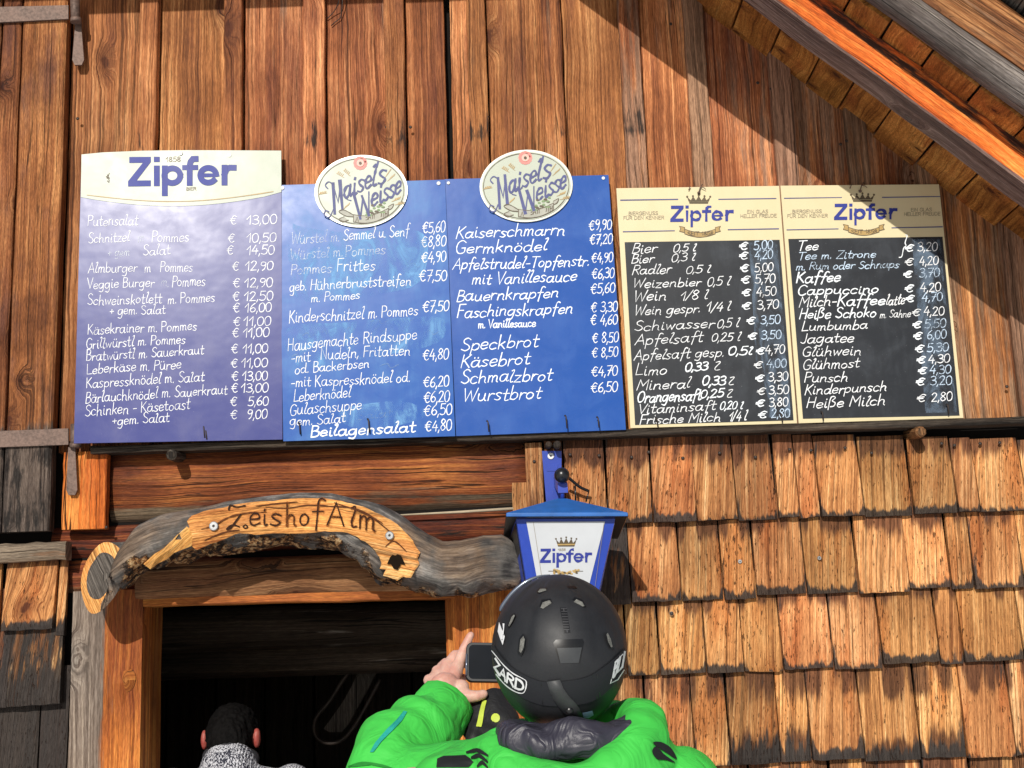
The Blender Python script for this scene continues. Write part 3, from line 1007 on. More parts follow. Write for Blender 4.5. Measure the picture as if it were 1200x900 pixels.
# ------------------------------------------------------------------ stroke lettering
GL = {
    'a': (56, '42,45 25,52 8,40 6,15 18,0 34,8 43,44;44,52 43,14 48,0 55,5'), 'b': (50, '8,100 8,2;8,32 22,50 40,42 42,15 26,0 8,8'),
    'c': (46, '40,42 25,52 8,40 6,14 20,0 40,8'), 'd': (56, '42,42 25,52 8,40 6,15 18,0 34,8 43,36;44,100 43,14 48,0 54,4'),
    'e': (46, '8,26 38,30 35,48 20,51 7,36 7,12 20,0 40,10'), 'f': (40, '44,92 34,100 24,88 21,40 17,-24;6,48 38,50'),
    'g': (54, '42,45 25,52 8,40 6,15 18,2 34,10 43,44;44,52 43,-12 32,-35 10,-28'), 'h': (52, '8,100 8,0;8,30 22,50 38,42 39,10 46,0'),
    'i': (26, '10,50 10,10 16,0 22,4;10,70 11,75'), 'k': (46, '8,100 8,0;36,50 9,24;18,30 40,0'), 'l': (26, '8,92 18,100 20,84 9,30 12,2 24,5'),
    'm': (66, '8,50 8,0;8,32 18,50 29,42 30,0;30,32 41,50 53,42 54,8 60,0'), 'n': (52, '8,50 8,0;8,32 22,50 38,42 39,8 46,0'),
    'o': (48, '24,51 8,40 6,15 20,0 36,10 40,34 24,51'), 'p': (50, '8,50 8,-35;8,34 22,50 40,42 42,15 26,0 8,8'), 'r': (38, '8,50 8,0;8,28 20,48 36,46'),
    's': (42, '36,45 20,52 8,42 20,27 34,14 22,0 5,6'), 't': (38, '17,88 16,12 24,0 35,5;3,55 34,56'), 'u': (54, '8,50 8,14 20,0 36,10 41,50;41,50 42,8 50,0'),
    'v': (44, '!6,50 20,0 38,50'), 'w': (60, '!6,50 16,0 29,42 41,0 54,50'), 'z': (46, '!6,50 38,50 6,0 40,0'), 'x': (44, '!6,50 38,0;!38,50 6,0'),
    'ß': (52, '8,-25 8,80 22,100 36,86 22,58 42,38 38,8 18,2'), 'j': (24, '12,50 12,-20 2,-34'), 'y': (48, '!8,50 24,4;!42,50 12,-35'), 'q': (50, '42,45 25,52 8,40 6,15 18,2 34,10 43,44;44,52 43,-35'),
    'A': (58, '!2,0 28,100 54,0;!12,36 46,36'), 'B': (52, '!8,0 8,100;8,100 36,96 40,74 30,56 8,52;24,54 46,42 44,12 26,0 8,0'),
    'C': (56, '50,84 32,100 12,84 6,45 16,8 34,0 52,14'), 'D': (60, '!8,0 8,100;8,100 36,92 52,60 48,22 30,2 8,0'), 'E': (50, '!44,100 8,100 8,0 46,0;!8,52 38,52'),
    'F': (48, '!46,100 8,100 8,0;!8,54 38,54'), 'G': (58, '50,84 32,100 12,84 6,45 16,8 34,0 50,12 50,42;!34,42 52,42'), 'H': (58, '!8,0 8,100;!48,0 48,100;!8,52 48,52'),
    'I': (18, '!8,0 8,100'), 'J': (40, '30,100 30,16 18,0 4,10'), 'K': (54, '!8,0 8,100;!46,100 9,46;!18,54 50,0'), 'L': (48, '!8,100 8,0 46,2'),
    'M': (70, '!6,0 10,100 34,40 58,100 62,0'), 'N': (58, '!8,0 8,100 48,0 48,100'), 'O': (62, '30,100 10,84 5,45 16,6 32,0 50,14 56,55 46,90 30,100'),
    'P': (50, '!8,0 8,100;8,98 34,98 46,80 40,56 8,48'), 'R': (54, '!8,0 8,100;8,98 34,98 46,80 38,56 8,50;!24,50 50,0'),
    'S': (52, '44,86 28,100 10,86 14,62 38,42 46,18 28,0 6,12'), 'T': (56, '!2,100 54,100;!28,100 28,0'), 'U': (56, '8,100 8,22 24,0 44,14 48,100'),
    'V': (52, '!2,100 26,0 50,100'), 'W': (76, '!2,100 18,0 36,80 54,0 72,100'), 'Y': (52, '!2,100 26,52 50,100;!26,52 26,0'), 'Z': (56, '!6,100 50,100 4,0 52,0'),
    'X': (54, '!4,100 50,0;!50,100 4,0'),
    '0': (50, '22,100 6,80 4,40 12,6 24,0 40,16 44,60 36,92 22,100'), '1': (36, '!2,58 25,100 25,0'), '2': (50, '6,80 20,100 38,90 36,62 6,0;!6,0 44,2'),
    '3': (48, '6,90 24,100 40,84 34,60 17,53;17,53 42,42 42,12 22,0 4,10'), '4': (50, '!28,100 4,36 46,36;!36,62 33,0'), '5': (50, '!42,100 12,100 9,56;9,56 28,62 44,42 38,8 20,0 4,8'),
    '6': (48, '36,98 14,70 5,30 16,2 36,8 42,32 26,50 8,34'), '7': (48, '!4,98 44,100 16,0;!12,50 40,52'), '8': (50, '24,54 8,74 22,100 40,80 24,54 6,28 20,0 42,20 24,54'),
    '9': (48, '40,70 24,52 7,66 14,96 36,92 40,70 34,20 20,0'), '€': (56, '48,86 30,98 14,76 10,45 18,12 32,0 48,12;!0,62 40,64;!0,42 36,43'),
    ',': (18, '10,10 4,-18'), '.': (18, '8,1 10,7'), '-': (38, '!6,36 32,37'), '+': (44, '!6,34 38,36;!22,56 22,14'), '/': (36, '!2,-8 32,106'), "'": (16, '!8,104 5,84'),
    '}': (30, '6,100 18,96 16,66 26,52 16,40 18,4 4,0'), ' ': (30, ''), ':': (16, '8,1 9,6;8,40 9,45'),
}
for c_, b_ in (('ä', 'a'), ('ö', 'o'), ('ü', 'u'), ('Ü', 'U'), ('Ö', 'O')):
    yo = 118 if c_.isupper() else 68
    GL[c_] = (GL[b_][0], GL[b_][1] + ';14,%d 14,%d;32,%d 32,%d' % (yo, yo + 6, yo, yo + 6))


def smooth_poly(p, k=5):
    if len(p) < 3:
        return p
    out = []
    n = len(p)
    clo = p[0] == p[-1]
    for i in range(n - 1):
        p0 = p[i - 1] if i > 0 else (p[n - 2] if clo else p[0])
        p1, p2 = p[i], p[i + 1]
        p3 = p[i + 2] if i + 2 < n else (p[1] if clo else p[-1])
        for s in range(k):
            t_ = s / k
            out.append(tuple(0.5 * ((2 * b) + (-a + c) * t_ + (2 * a - 5 * b + 4 * c - d) * t_ ** 2 + (-a + 3 * b - 3 * c + d) * t_ ** 3) for a, b, c, d in zip(p0, p1, p2, p3)))
    out.append(p[-1])
    return out


GLP = {}
for c_, (adv, s_) in GL.items():
    st = []
    for part in s_.split(';'):
        if not part:
            continue
        sharp = part[0] == '!'
        pts = [tuple(float(q) for q in w.split(',')) for w in part.lstrip('!').split()]
        st.append((pts if sharp else smooth_poly(pts), sharp))
    GLP[c_] = (adv, st)


wm = MB()
wm.tube(smooth_poly([tuple(P(*q)) for q in ((398, -14, .04), (397, 2, .03), (391, 14, .012), (383, 22, .006))], 4), .0016, 6)
wm.tube([P(402, -14, .04), P(401, 8, .02), P(399, 21, .008), P(394, 25, .006), P(388, 30, .006)], .0016, 6)
wm.build('thin_bent_line', MT['nail'], hut)  # two thin dark bent lines high on the planks


class Surf:
    """Plane of a board: pixels map to points on it, with a small lift off it."""
    def __init__(self, p0, nrm):
        self.p0, self.n = p0, nrm

    def __call__(self, u, v, lift=0.0):
        q = ray(u, v)
        p0 = self.p0 + self.n * lift
        return CAM + q * ((p0 - CAM).dot(self.n) / q.dot(self.n))


class Ink:
    def __init__(self, surf, lift=0.0005):
        self.m, self.s, self.k, self.lift = MB(), surf, 0, lift

    def stroke(self, pts, w, mi=0, taper=False, lift=None):
        """pts in pixels, w = width in pixels"""
        if len(pts) < 2:
            return
        self.k += 1
        base = (self.lift if lift is None else lift) + (self.k % 11) * 0.00004
        n = len(pts)
        P2 = [np.array(p, float) for p in pts]
        d0 = P2[1] - P2[0]
        d1 = P2[-1] - P2[-2]
        P2[0] = P2[0] - d0 / (np.linalg.norm(d0) + 1e-9) * w * .4
        P2[-1] = P2[-1] + d1 / (np.linalg.norm(d1) + 1e-9) * w * .4
        L, Rr = [], []
        for i in range(n):
            a = P2[i] - P2[i - 1] if i > 0 else P2[1] - P2[0]
            b = P2[i + 1] - P2[i] if i < n - 1 else a
            a = a / (np.linalg.norm(a) + 1e-9)
            b = b / (np.linalg.norm(b) + 1e-9)
            na, nb = np.array([-a[1], a[0]]), np.array([-b[1], b[0]])
            nn = na + nb
            l = np.linalg.norm(nn)
            if l < 0.35:
                nn, sc = na, 1.0
            else:
                nn = nn / l
                sc = min(1.0 / max(nn.dot(na), .3), 1.9)
            ww = w * .5 * (0.86 + 0.5 * mnoise.noise(Vector((P2[i][0] * .33, P2[i][1] * .33, self.k * .37))))
            if w > 4.5:
                ww = w * .5
            if taper:
                ww *= 0.55 + 0.6 * math.sin(math.pi * (i + .3) / n)
            h = base + 0.0001 * i / n
            L.append(self.m.vert(self.s(*(P2[i] + nn * ww * sc), h), (0, 0, 0, 1)))
            Rr.append(self.m.vert(self.s(*(P2[i] - nn * ww * sc), h), (0, 0, 0, 1)))
        for i in range(n - 1):
            self.m.face([L[i], L[i + 1], Rr[i + 1], Rr[i]], [(0, 0)] * 4, mi)

    def fill(self, pts, mi=0, lift=None):
        self.k += 1
        base = (self.lift if lift is None else lift) + (self.k % 11) * 0.00004
        self.m.face([self.m.vert(self.s(u, v, base), (0, 0, 0, 1)) for u, v in pts], [(0, 0)] * len(pts), mi)

    def text(self, txt, x0, y0, x1, y1, h, w, slant=0.0, jit=0.03, mi=0, tight=1.0):
        """Write txt so that it runs from pixel (x0,y0) to (x1,y1) on its baseline with cap height h."""
        tot = sum(GLP[c][0] for c in txt)
        L = math.hypot(x1 - x0, y1 - y0)
        ex = np.array([(x1 - x0) / L, (y1 - y0) / L])
        ey = np.array([0.03, -1.0])
        sx = L / tot
        cx = 0.0
        for c in txt:
            adv, sts = GLP[c]
            jy = R.uniform(-1, 1) * jit * h
            js = 1 + R.uniform(-1, 1) * jit * 1.5
            jr = R.uniform(-1, 1) * jit * .8
            for pts, sharp in sts:
                q = []
                for px_, py_ in pts:
                    gx = (cx + px_ + (slant + jr) * py_ * h / 100.0 / sx) * sx
                    gy = py_ / 100.0 * h * js
                    p = np.array([x0, y0]) + ex * gx + ey * gy
                    q.append((p[0], p[1] + jy))
                self.stroke(q, w, mi)
            cx += adv

    def build(self, name, mats, parent):
        return self.m.build(name, mats, parent)


CH_W = chalk_mat('white_chalk', (0.86, 0.88, 0.9), 0.30, 0.44)
CH_F = chalk_mat('faded_chalk', (0.80, 0.86, 0.92), 0.40, 0.60)
CH_B = chalk_mat('chalk_marker', (0.88, 0.93, 0.97), 0.18, 0.30)
CH_P = chalk_mat('bluish_chalk', (0.60, 0.74, 0.90), 0.36, 0.52)
def smear_mat(name, col, amax):
    k = NT(name, 0.9, 0.1)
    tc = k.n('ShaderNodeTexCoord').outputs['Object']
    mp = k.n('ShaderNodeMapping')
    mp.inputs['Scale'].default_value = (16, 16, 7)
    mp.inputs['Rotation'].default_value = (0, .5, 0)
    k.put(mp.inputs[0], tc)
    n = k.noise(mp.outputs[0], 1.0, 5, 0.65, 1.2)
    k.put(k.b.inputs['Base Color'], (*col, 1))
    k.put(k.b.inputs['Alpha'], k.ma('MULTIPLY', k.step(n, 0.42, 0.72), amax))
    return k.m


SMEAR_B = smear_mat('wiped_chalk_haze', (0.30, 0.42, 0.58), 0.42)
SMEAR_L = smear_mat('wet_wiped_chalk', (0.24, 0.50, 0.85), 0.75)
CH_S = chalk_mat('smeared_chalk', (0.28, 0.42, 0.62), 0.44, 0.75)
PR_BLUE = plain('printed_blue', (0.034, 0.048, 0.27), 0.45, 0.2, vary=.1)
PR_GOLD = plain('printed_gold', (0.42, 0.28, 0.10), 0.45, 0.4, vary=.2)
PR_DARK = plain('printed_dark_brown', (0.10, 0.075, 0.045), 0.5, 0.3)
PR_GREY = plain('printed_grey_brown', (0.27, 0.23, 0.17), 0.5, 0.3)
PR_RED = plain('printed_pink', (0.75, 0.25, 0.22), 0.5, 0.3)
PR_GREEN = plain('printed_hop_green', (0.20, 0.30, 0.14), 0.5, 0.3)
PR_SLATE = plain('printed_slate_blue', (0.09, 0.10, 0.24), 0.5, 0.2)


def arc(cx, cy, rx, ry, a0, a1, k=16):
    return [(cx + rx * math.cos(math.radians(a0 + (a1 - a0) * i / k)), cy - ry * math.sin(math.radians(a0 + (a1 - a0) * i / k))) for i in range(k + 1)]


def zipfer(ink, x0, x1, yb, cap, mi=0, slope=0.0, wfac=0.20, mis=None):
    """The word in heavy geometric letters: Z i p f e r."""
    w = cap * wfac
    xh = cap * 0.70
    sc = (x1 - x0)
    def S_(u, v):
        return (x0 + u * sc, yb - v + slope * u * sc)
    hw = w * .5
    def st(pts):
        ink.stroke([S_(u, v) for u, v in pts], w, mi)
    # Z as a filled outline
    zr = 0.205
    ww = w / sc
    ink.fill([S_(0, cap), S_(zr, cap), S_(zr, cap - w * .9), S_(ww * 1.25, w), S_(zr, w), S_(zr, 0), S_(-.012, 0), S_(-.012, w * .9), S_(zr - ww * 1.35, cap - w), S_(0, cap - w)], mi)
    # i
    xi = 0.262
    st([(xi, hw * .8), (xi, xh - hw * .8)])
    ink.fill([S_(xi - ww / 2, cap - w * .9), S_(xi + ww / 2, cap - w * .9), S_(xi + ww / 2, cap), S_(xi - ww / 2, cap)], mi)
    def ring(cxu, rxu, a0, a1, k=28):
        return [(cxu + rxu * math.cos(math.radians(a0 + (a1 - a0) * i / k)), xh / 2 + (xh / 2 - hw) * math.sin(math.radians(a0 + (a1 - a0) * i / k))) for i in range(k + 1)]
    rr = (xh / 2 - hw) / sc
    # p
    xp = 0.338
    st([(xp, -cap * .36 + hw), (xp, xh - hw * .8)])
    st(ring(xp + rr * 1.02, rr * 1.08, 0, 360))
    # f
    xf = 0.575
    st([(xf + .062, cap - hw * .9), (xf + .03, cap - hw * .9), (xf + .008, cap - w * .95), (xf, cap - w * 1.6), (xf, hw * .8)])
    ink.stroke([S_(xf - .052, xh - hw * .8), S_(xf + .062, xh - hw * .8)], w * .85, mi)
    # e
    xe = 0.752
    st(ring(xe, rr * 1.08, 5, 318))
    ink.stroke([S_(xe - rr, xh * .5), S_(xe + rr * 1.1, xh * .5)], w * .62, mi)
    # r
    xr = 0.907
    st([(xr, hw * .8), (xr, xh - hw * .8)])
    st([(xr, xh * .55), (xr + .022, xh * .8), (xr + .05, xh - hw), (xr + .093, xh - hw * 1.05)])


def crown(ink, x0, x1, y0, y1, mi=0, mi2=None):
    w_, h_ = x1 - x0, y1 - y0
    def S_(a, b):
        return (x0 + a * w_, y1 - b * h_)
    ink.fill([S_(.10, 0), S_(.90, 0), S_(.92, .24), S_(.08, .24)], mi)
    pts = [S_(.06, .30), S_(0, .85), S_(.16, .42), S_(.25, .92), S_(.38, .42), S_(.5, 1.0), S_(.62, .42), S_(.75, .92), S_(.84, .42), S_(1, .85), S_(.94, .30)]
    ink.fill(pts, mi)
    for a, b in ((0, .9), (.25, .97), (.5, 1.08), (.75, .97), (1, .9)):
        ink.fill(arc(*S_(a, b), w_ * .045, w_ * .045, 0, 330, 8), mi)


def board_thing(label, corners, dt, db, mat, th=0.006, yaw=0.0):
    TL, TR, BR, BL = corners
    pts = [P(*TL, dt + yaw), P(*TR, dt), P(*BR, db), P(*BL, db + yaw)]
    nrm_ = (pts[1] - pts[0]).cross(pts[3] - pts[0]).normalized()
    if nrm_.y > 0:
        nrm_ = -nrm_
    s_ = Surf(pts[0], nrm_)
    base = s_((BL[0] + BR[0]) / 2, (BL[1] + BR[1]) / 2)
    t_ = empty('menu_board', base, label, 'menu board', 'menu boards in a row on the ledge')
    return t_, s_, nrm_


def dot(u, v, surf, r, parent, mat=MT['white_dot']):
    m = MB()
    c = surf(u, v, 0.0005)
    n_ = surf.n
    b1 = (X - n_ * X.dot(n_)).normalized()
    b2 = n_.cross(b1)
    m.loft([[c + n_ * h + b1 * math.cos(2 * math.pi * j / 14) * q + b2 * math.sin(2 * math.pi * j / 14) * q for j in range(14)] for q, h in ((r, 0), (r, .002), (r * .6, .0035))])
    return m.build('washer', mat, parent)


# ---- board 1: violet-blue with cream header
def b2_extra(k, uv, c):
    return c


MAT_B1 = panel_mat('violet_blue_sheet', (0.045, 0.055, 0.230), (0.11, 0.11, 0.24), 0.27, 0.3, spec=.21)
MAT_B2 = panel_mat('bright_blue_sheet', (0.020, 0.100, 0.39), (0.07, 0.22, 0.50), 0.29, 0.7, scale=7, spec=.13)
MAT_B3 = panel_mat('clean_blue_sheet', (0.017, 0.085, 0.36), (0.04, 0.14, 0.45), 0.28, 0.4, spec=.18)
MAT_SLATE = panel_mat('black_chalk_sheet', (0.015, 0.018, 0.024), (0.06, 0.07, 0.085), 0.45, 0.5, scale=11, spec=.3)
MAT_CREAM = panel_mat('cream_sheet', (0.70, 0.61, 0.38), (0.66, 0.53, 0.30), 0.42, 0.4, spec=.3)
MAT_CREAM2 = panel_mat('pale_cream_sheet', (0.52, 0.56, 0.47), (0.48, 0.51, 0.42), 0.27, 0.3, spec=.08)
MAT_EDGE = plain('sheet_metal_edge', (0.55, 0.56, 0.58), 0.4, 0.5, 0.6)

c1 = ((95.5, 181), (329.5, 176.5), (331, 515), (86.5, 519.5))
t1, s1, n1 = board_thing('violet-blue menu board with curved cream header and big blue lettering, leftmost above the doorway', c1, 0.031, 0.077, MAT_B1, yaw=.024)
m = MB()
m.prism([s1(*p) for p in ((95.2, 200), (329.6, 200), (331, 515), (86.5, 519.5))], n1, 0.005)
m.build('panel', MAT_B1, t1)
m = MB()
top = [(95.5, 181), (120, 178.6), (166.7, 176.6), (220, 176), (280, 176.2), (329.5, 176.5)]
lowc = [(329.7, 225)] + [(94.7 + (326 - 94.7) * (1 - i / 14), 231 - 4 * (1 - i / 14) + 12.5 * math.sin(math.pi * i / 14) ** .9) for i in range(1, 14)] + [(94.7, 231)]
m.prism([s1(u, v, .0012) for u, v in top + lowc], n1, 0.0058)
m.build('header', MAT_CREAM2, t1)
ik = Ink(s1, .0022)
zipfer(ik, 151.5, 274.5, 218.5, 34.5, 0, -0.012)
ik.stroke([(102 + 218 * i / 16, 228.5 - 4 * i / 16 + 9.5 * math.sin(math.pi * i / 16)) for i in range(17)], 1.1, 1)
ik.text('1858', 194, 189.5, 212, 189, 5.5, .9, mi=2, jit=0)
ik.text('BIER', 218, 223, 230, 222.6, 3.4, .7, mi=2, jit=0)
for (a, b) in (((126, 205), (128, 212)), ((128, 203), (125.5, 209)), ((124.5, 207), (128, 208.5)), ((126, 212), (127.5, 213.5))):
    ik.stroke([a, b], 1.1, 3)
ik.build('logo', [PR_BLUE, PR_GOLD, PR_GREY, PR_DARK], t1)
ik = Ink(s1)
B1T = [('Putensalat', 102, 265, 162, 263, 13, 0), ('Schnitzel', 103, 285, 152, 283, 12, 0), ('m', 161, 284, 169, 283.5, 12, 1), ('Pommes', 177, 284, 222, 283, 12.5, 0),
       ('+ gem', 126, 301, 152, 299.5, 11, 1), ('Salat', 167, 299, 200, 297.5, 11.5, 0), ('Almburger', 103, 320, 161, 318, 12, 0), ('m', 169, 319, 177, 318.5, 12, 0), ('Pommes', 187, 319, 226, 317.5, 12.5, 0),
       ('Veggie Burger', 102, 338.5, 181, 336, 12, 0), ('m.', 188, 336, 198, 335.5, 12, 1), ('Pommes', 201, 336, 241, 334.5, 12.5, 0), ('Schweinskotlett', 102, 357.5, 190, 355, 12, 0), ('m. Pommes', 196, 356, 252, 353, 12, 0),
       ('+ gem. Salat', 128, 369, 194, 367, 11, 0), ('Käsekrainer m. Pommes', 102, 392, 231, 386.5, 12, 0), ('Grillwürstl m. Pommes', 100.5, 409, 217.5, 402, 12, 0),
       ('Bratwürstl m. Sauerkraut', 100.5, 423, 239, 415, 12, 0), ('Leberkäse m. Püree', 101, 438, 212.5, 432, 12, 0), ('Kaspressknödel m. Salat', 100.5, 455, 239.5, 446, 12.5, 0),
       ('Bärlauchknödel m. Sauerkraut', 99.5, 472, 266.5, 461.5, 12.5, 0), ('Schinken - Käsetoast', 99, 488, 223, 479, 13, 0), ('+gem. Salat', 131, 498, 198.5, 494.5, 12, 0)]
for tx, a, b, c_, d_, h, fd in B1T:
    ik.text(tx, a, b, c_, d_, h, .95, .05, jit=.06, mi=fd)
ik.build('item_list', [CH_W, CH_F], t1)
ik = Ink(s1)
for pr, x0, x1, xe, y in (('13,00', 288.5, 325, 269.5, 263), ('10,50', 288.5, 324, 267, 284), ('14,50', 288.5, 322, 265.5, 298.5), ('12,90', 287, 320.5, 272, 317), ('12,90', 286, 320, 273, 337),
                          ('12,50', 285.5, 320.5, 272.5, 352.5), ('16,00', 286.5, 318.5, 273, 366), ('11,00', 285, 318, 273.5, 382), ('11,00', 284.5, 316, 272, 395), ('11,00', 284, 314.5, 271, 414),
                          ('11,00', 282.5, 314, 270.5, 430.5), ('13,00', 283.5, 314, 271.5, 446), ('13,00', 282, 315, 271, 460), ('5,60', 290, 315, 269.7, 475.5), ('9,00', 289, 313.5, 270, 491)):
    ik.text('€', xe, y, xe + 8.2, y - .3, 10.5, 1.0, .05)
    ik.text(pr, x0, y, x1, y - .8, 10.5, 1.15, .06)
ik.build('price_list', [CH_W, CH_F], t1)
dot(212, 180.5, s1, .006, t1, MT['zinc'])
dot(269, 182, s1, .007, t1)

# ---- boards 2 and 3: bright blue with oval badge
def badge(surf, cx, cy, parent):
    rx, ry = 54.5, 42.3
    tilt = -.02
    m = MB()
    el = lambda a, b: [(cx + a * math.cos(2 * math.pi * i / 56), cy - b * math.sin(2 * math.pi * i / 56) + tilt * a * math.cos(2 * math.pi * i / 56)) for i in range(56)]
    m.prism([surf(u, v, .006) for u, v in el(rx, ry)], surf.n, 0.0055, mi=0)
    m.prism([surf(u, v, .0075) for u, v in el(rx - 2.4, ry - 2.4)], surf.n, 0.0012, mi=1)
    o = m.build('oval_badge', [PR_RIM, MAT_CREAM2], parent)
    ik = Ink(surf, .0085)
    q = el(rx - 4.4, ry - 4.0)
    ik.stroke(q + [q[0]], .9, 3)
    # flower
    fx, fy = cx - 1, cy - 33
    for a in range(0, 360, 30):
        ik.fill(arc(fx + 5.2 * math.cos(math.radians(a)), fy + 5.2 * math.sin(math.radians(a)), 3.0, 3.0, 0, 330, 9), 1)
    ik.fill(arc(fx, fy, 4.4, 4.4, 0, 340, 14), 4, lift=.0101)
    ik.fill(arc(fx, fy, 1.8, 1.8, 0, 330, 8), 3, lift=.0116)
    def word(txt, x0, y0, x1, y1, h, w):
        ik.text(txt, x0, y0, x1, y1, h, w, .02, 0.0, 0)
    M_ = lambda pts, w: ik.stroke([(cx + a, cy + b) for a, b in pts], w, 0)
    # first line
    M_([(-33, -9), (-31, 26)], 3.4)
    M_(smooth_poly([(-33, 22), (-37, 30), (-43, 28), (-42, 23), (-38, 24)]), 1.5)
    M_([(-33, -8), (-27, 13), (-24, -11)], 2.4)
    M_([(-25, -12), (-22, 21)], 4.0)
    M_(smooth_poly([(-33, -8), (-38, -11), (-42, -7), (-39, -3)]), 1.4)
    word('a', cx - 21, cy + 9, cx - 11, cy + 5, 26, 2.9)
    word('i', cx - 10.5, cy + 5, cx - 4.5, cy + 3, 26, 2.9)
    word('s', cx - 5, cy + 2, cx + 4, cy - 1, 27, 2.6)
    word('e', cx + 3.5, cy - 2, cx + 12.5, cy - 5, 27, 2.8)
    word('l', cx + 12, cy - 5, cx + 18, cy - 7, 25, 3.0)
    word("'", cx + 16, cy - 6, cx + 21, cy - 8, 26, 2.3)
    word('s', cx + 19, cy - 7, cx + 30, cy - 11, 30, 2.8)
    # second line
    M_([(-9, 2), (-1, 32)], 3.8)
    M_([(-1, 32), (2, 8)], 2.0)
    M_([(1, 6), (9, 28)], 3.8)
    M_([(9, 28), (9, 1)], 2.0)
    M_(smooth_poly([(-9, 3), (-14, 4), (-17, 9), (-12, 11)]), 1.4)
    word('e', cx + 11, cy + 18, cx + 20, cy + 15, 27, 2.8)
    word('i', cx + 20, cy + 15, cx + 26, cy + 12, 27, 2.8)
    word('s', cx + 25, cy + 12, cx + 33, cy + 9, 27, 2.6)
    word('s', cx + 32, cy + 9, cx + 40, cy + 5, 27, 2.6)
    word('e', cx + 39, cy + 5, cx + 47, cy + 1, 27, 2.6)
    # hops, barley
    rr = random.Random(3)
    for _ in range(26):
        a, b = rr.uniform(6, 30), rr.uniform(18, 30)
        b -= (a - 6) * .25
        ik.fill(arc(cx + a, cy + b, 1.9, 1.3, 0, 320, 6), 5 if rr.random() < .6 else 3)
    for bx, by, an in ((-20, -16, 150), (-13, -18, 140), (31, -12, 40), (28, -16, 55), (36, 12, 20), (40, 16, 10), (-40, 2, 190), (-22, 22, 40)):
        a = math.radians(an)
        p0, p1 = (cx + bx, cy + by), (cx + bx + 10 * math.cos(a), cy + by - 10 * math.sin(a))
        ik.stroke([p0, p1], .7, 6)
        for k_ in range(4):
            f_ = .3 + .2 * k_
            ik.stroke([(p0[0] + (p1[0] - p0[0]) * f_, p0[1] + (p1[1] - p0[1]) * f_), (p0[0] + (p1[0] - p0[0]) * f_ + 1.6, p0[1] + (p1[1] - p0[1]) * f_ - 2.4)], 1.1, 6)
    # ribbon
    rb = [(cx - 9 + 41 * i / 12, cy + 27.5 + 4.5 * math.sin(math.pi * i / 12) - 7.5 * i / 12) for i in range(13)]
    rb2 = [(u, v + 8.5) for u, v in rb]
    ik.fill(rb + rb2[::-1], 2, lift=.0084)
    ik.stroke(rb + rb2[::-1] + [rb[0]], .9, 3)
    ik.text('AUS BAYREUTH', cx - 6.5, cy + 36, cx + 31, cy + 29, 5.6, 1.1, jit=0, mi=3)
    for pts in ([(-9, 28), (-20, 22), (-26, 24), (-18, 29), (-9, 30)], [(-20, 30), (-26, 33), (-22, 36), (-15, 34)], [(32, 18), (38, 15), (36, 20), (32, 22)]):
        ik.stroke(smooth_poly([(cx + a, cy + b) for a, b in pts]), 1.1, 3)
        ik.fill([(cx + a, cy + b) for a, b in pts], 2, lift=.0084)
    ik.build('badge_print', [PR_SLATE, PR_RED, PR_RIB, PR_DARK, PR_PINK, PR_GREEN, PR_GOLD], o)
    return o


PR_RIM = plain('silver_rim', (0.40, 0.41, 0.36), 0.35, 0.5, .3)
PR_RIB = plain('printed_ribbon_grey', (0.40, 0.40, 0.34), 0.5, 0.3)
PR_PINK = plain('printed_pale_pink', (0.80, 0.50, 0.42), 0.5, 0.3)

c2 = ((327, 217), (521.5, 210.5), (533.5, 511), (332, 517))
t2, s2, n2 = board_thing('blue menu board with oval badge and smeared chalk list of sausages and soups', c2, 0.034, 0.080, MAT_B2)
m = MB()
m.prism([s2(*p) for p in c2], n2, 0.005)
m.build('panel', MAT_B2, t2)
badge(s2, 423.2, 224, t2)
ik = Ink(s2)
for tx, a, b, c_, d_, h, fd in (('Würstel m.', 341, 286, 398, 282, 13, 1), ('Semmel u. Senf', 402, 281.5, 479.5, 276, 13, 0), ('Würstel m.', 340, 304.5, 402, 300.5, 13, 1), ('Pommes', 404, 300, 452, 297.5, 13, 1),
                               ('Pommes', 340, 322, 389, 319.5, 13, 1), ('Frittes', 394, 318.5, 440, 316, 14, 0), ('geb.', 339, 341.5, 359, 340, 12, 0), ('Hühnerbruststreifen', 363, 339.5, 482, 334, 13, 0),
                               ('m. Pommes', 364, 354, 422, 350, 11, 0), ('Kinderschnitzel m. Pommes', 338, 378.5, 490, 369, 14, 0), ('Hausgemachte', 336.5, 411, 420, 403, 14, 0), ('Rindsuppe', 425, 402.5, 489, 397.5, 14, 0),
                               ('-mit', 340.5, 425, 364, 423, 12.5, 0), ('Nudeln, Fritatten', 375, 422, 481, 415.5, 13, 0), ('od. Backerbsen', 345, 438, 433, 430.5, 12, 0), ('-mit Kaspressknödel od.', 340.5, 454, 481, 447.5, 13, 0),
                               ('Leberknödel', 343.5, 471, 411, 464.5, 13, 0), ('Gulaschsuppe', 339, 487, 424, 479, 14, 0), ('gem. Salat', 339, 499, 405, 494.5, 12, 0), ('Salat', 418, 492, 460, 488, 10, 2)):
    ik.text(tx, a, b, c_, d_, h, 1.0, .06, jit=.065, mi=fd)
ik.text('Beilagensalat', 363, 512, 487, 506, 13, 1.9, .12, jit=.04, mi=3)
ik2 = ik
ik = Ink(s2)
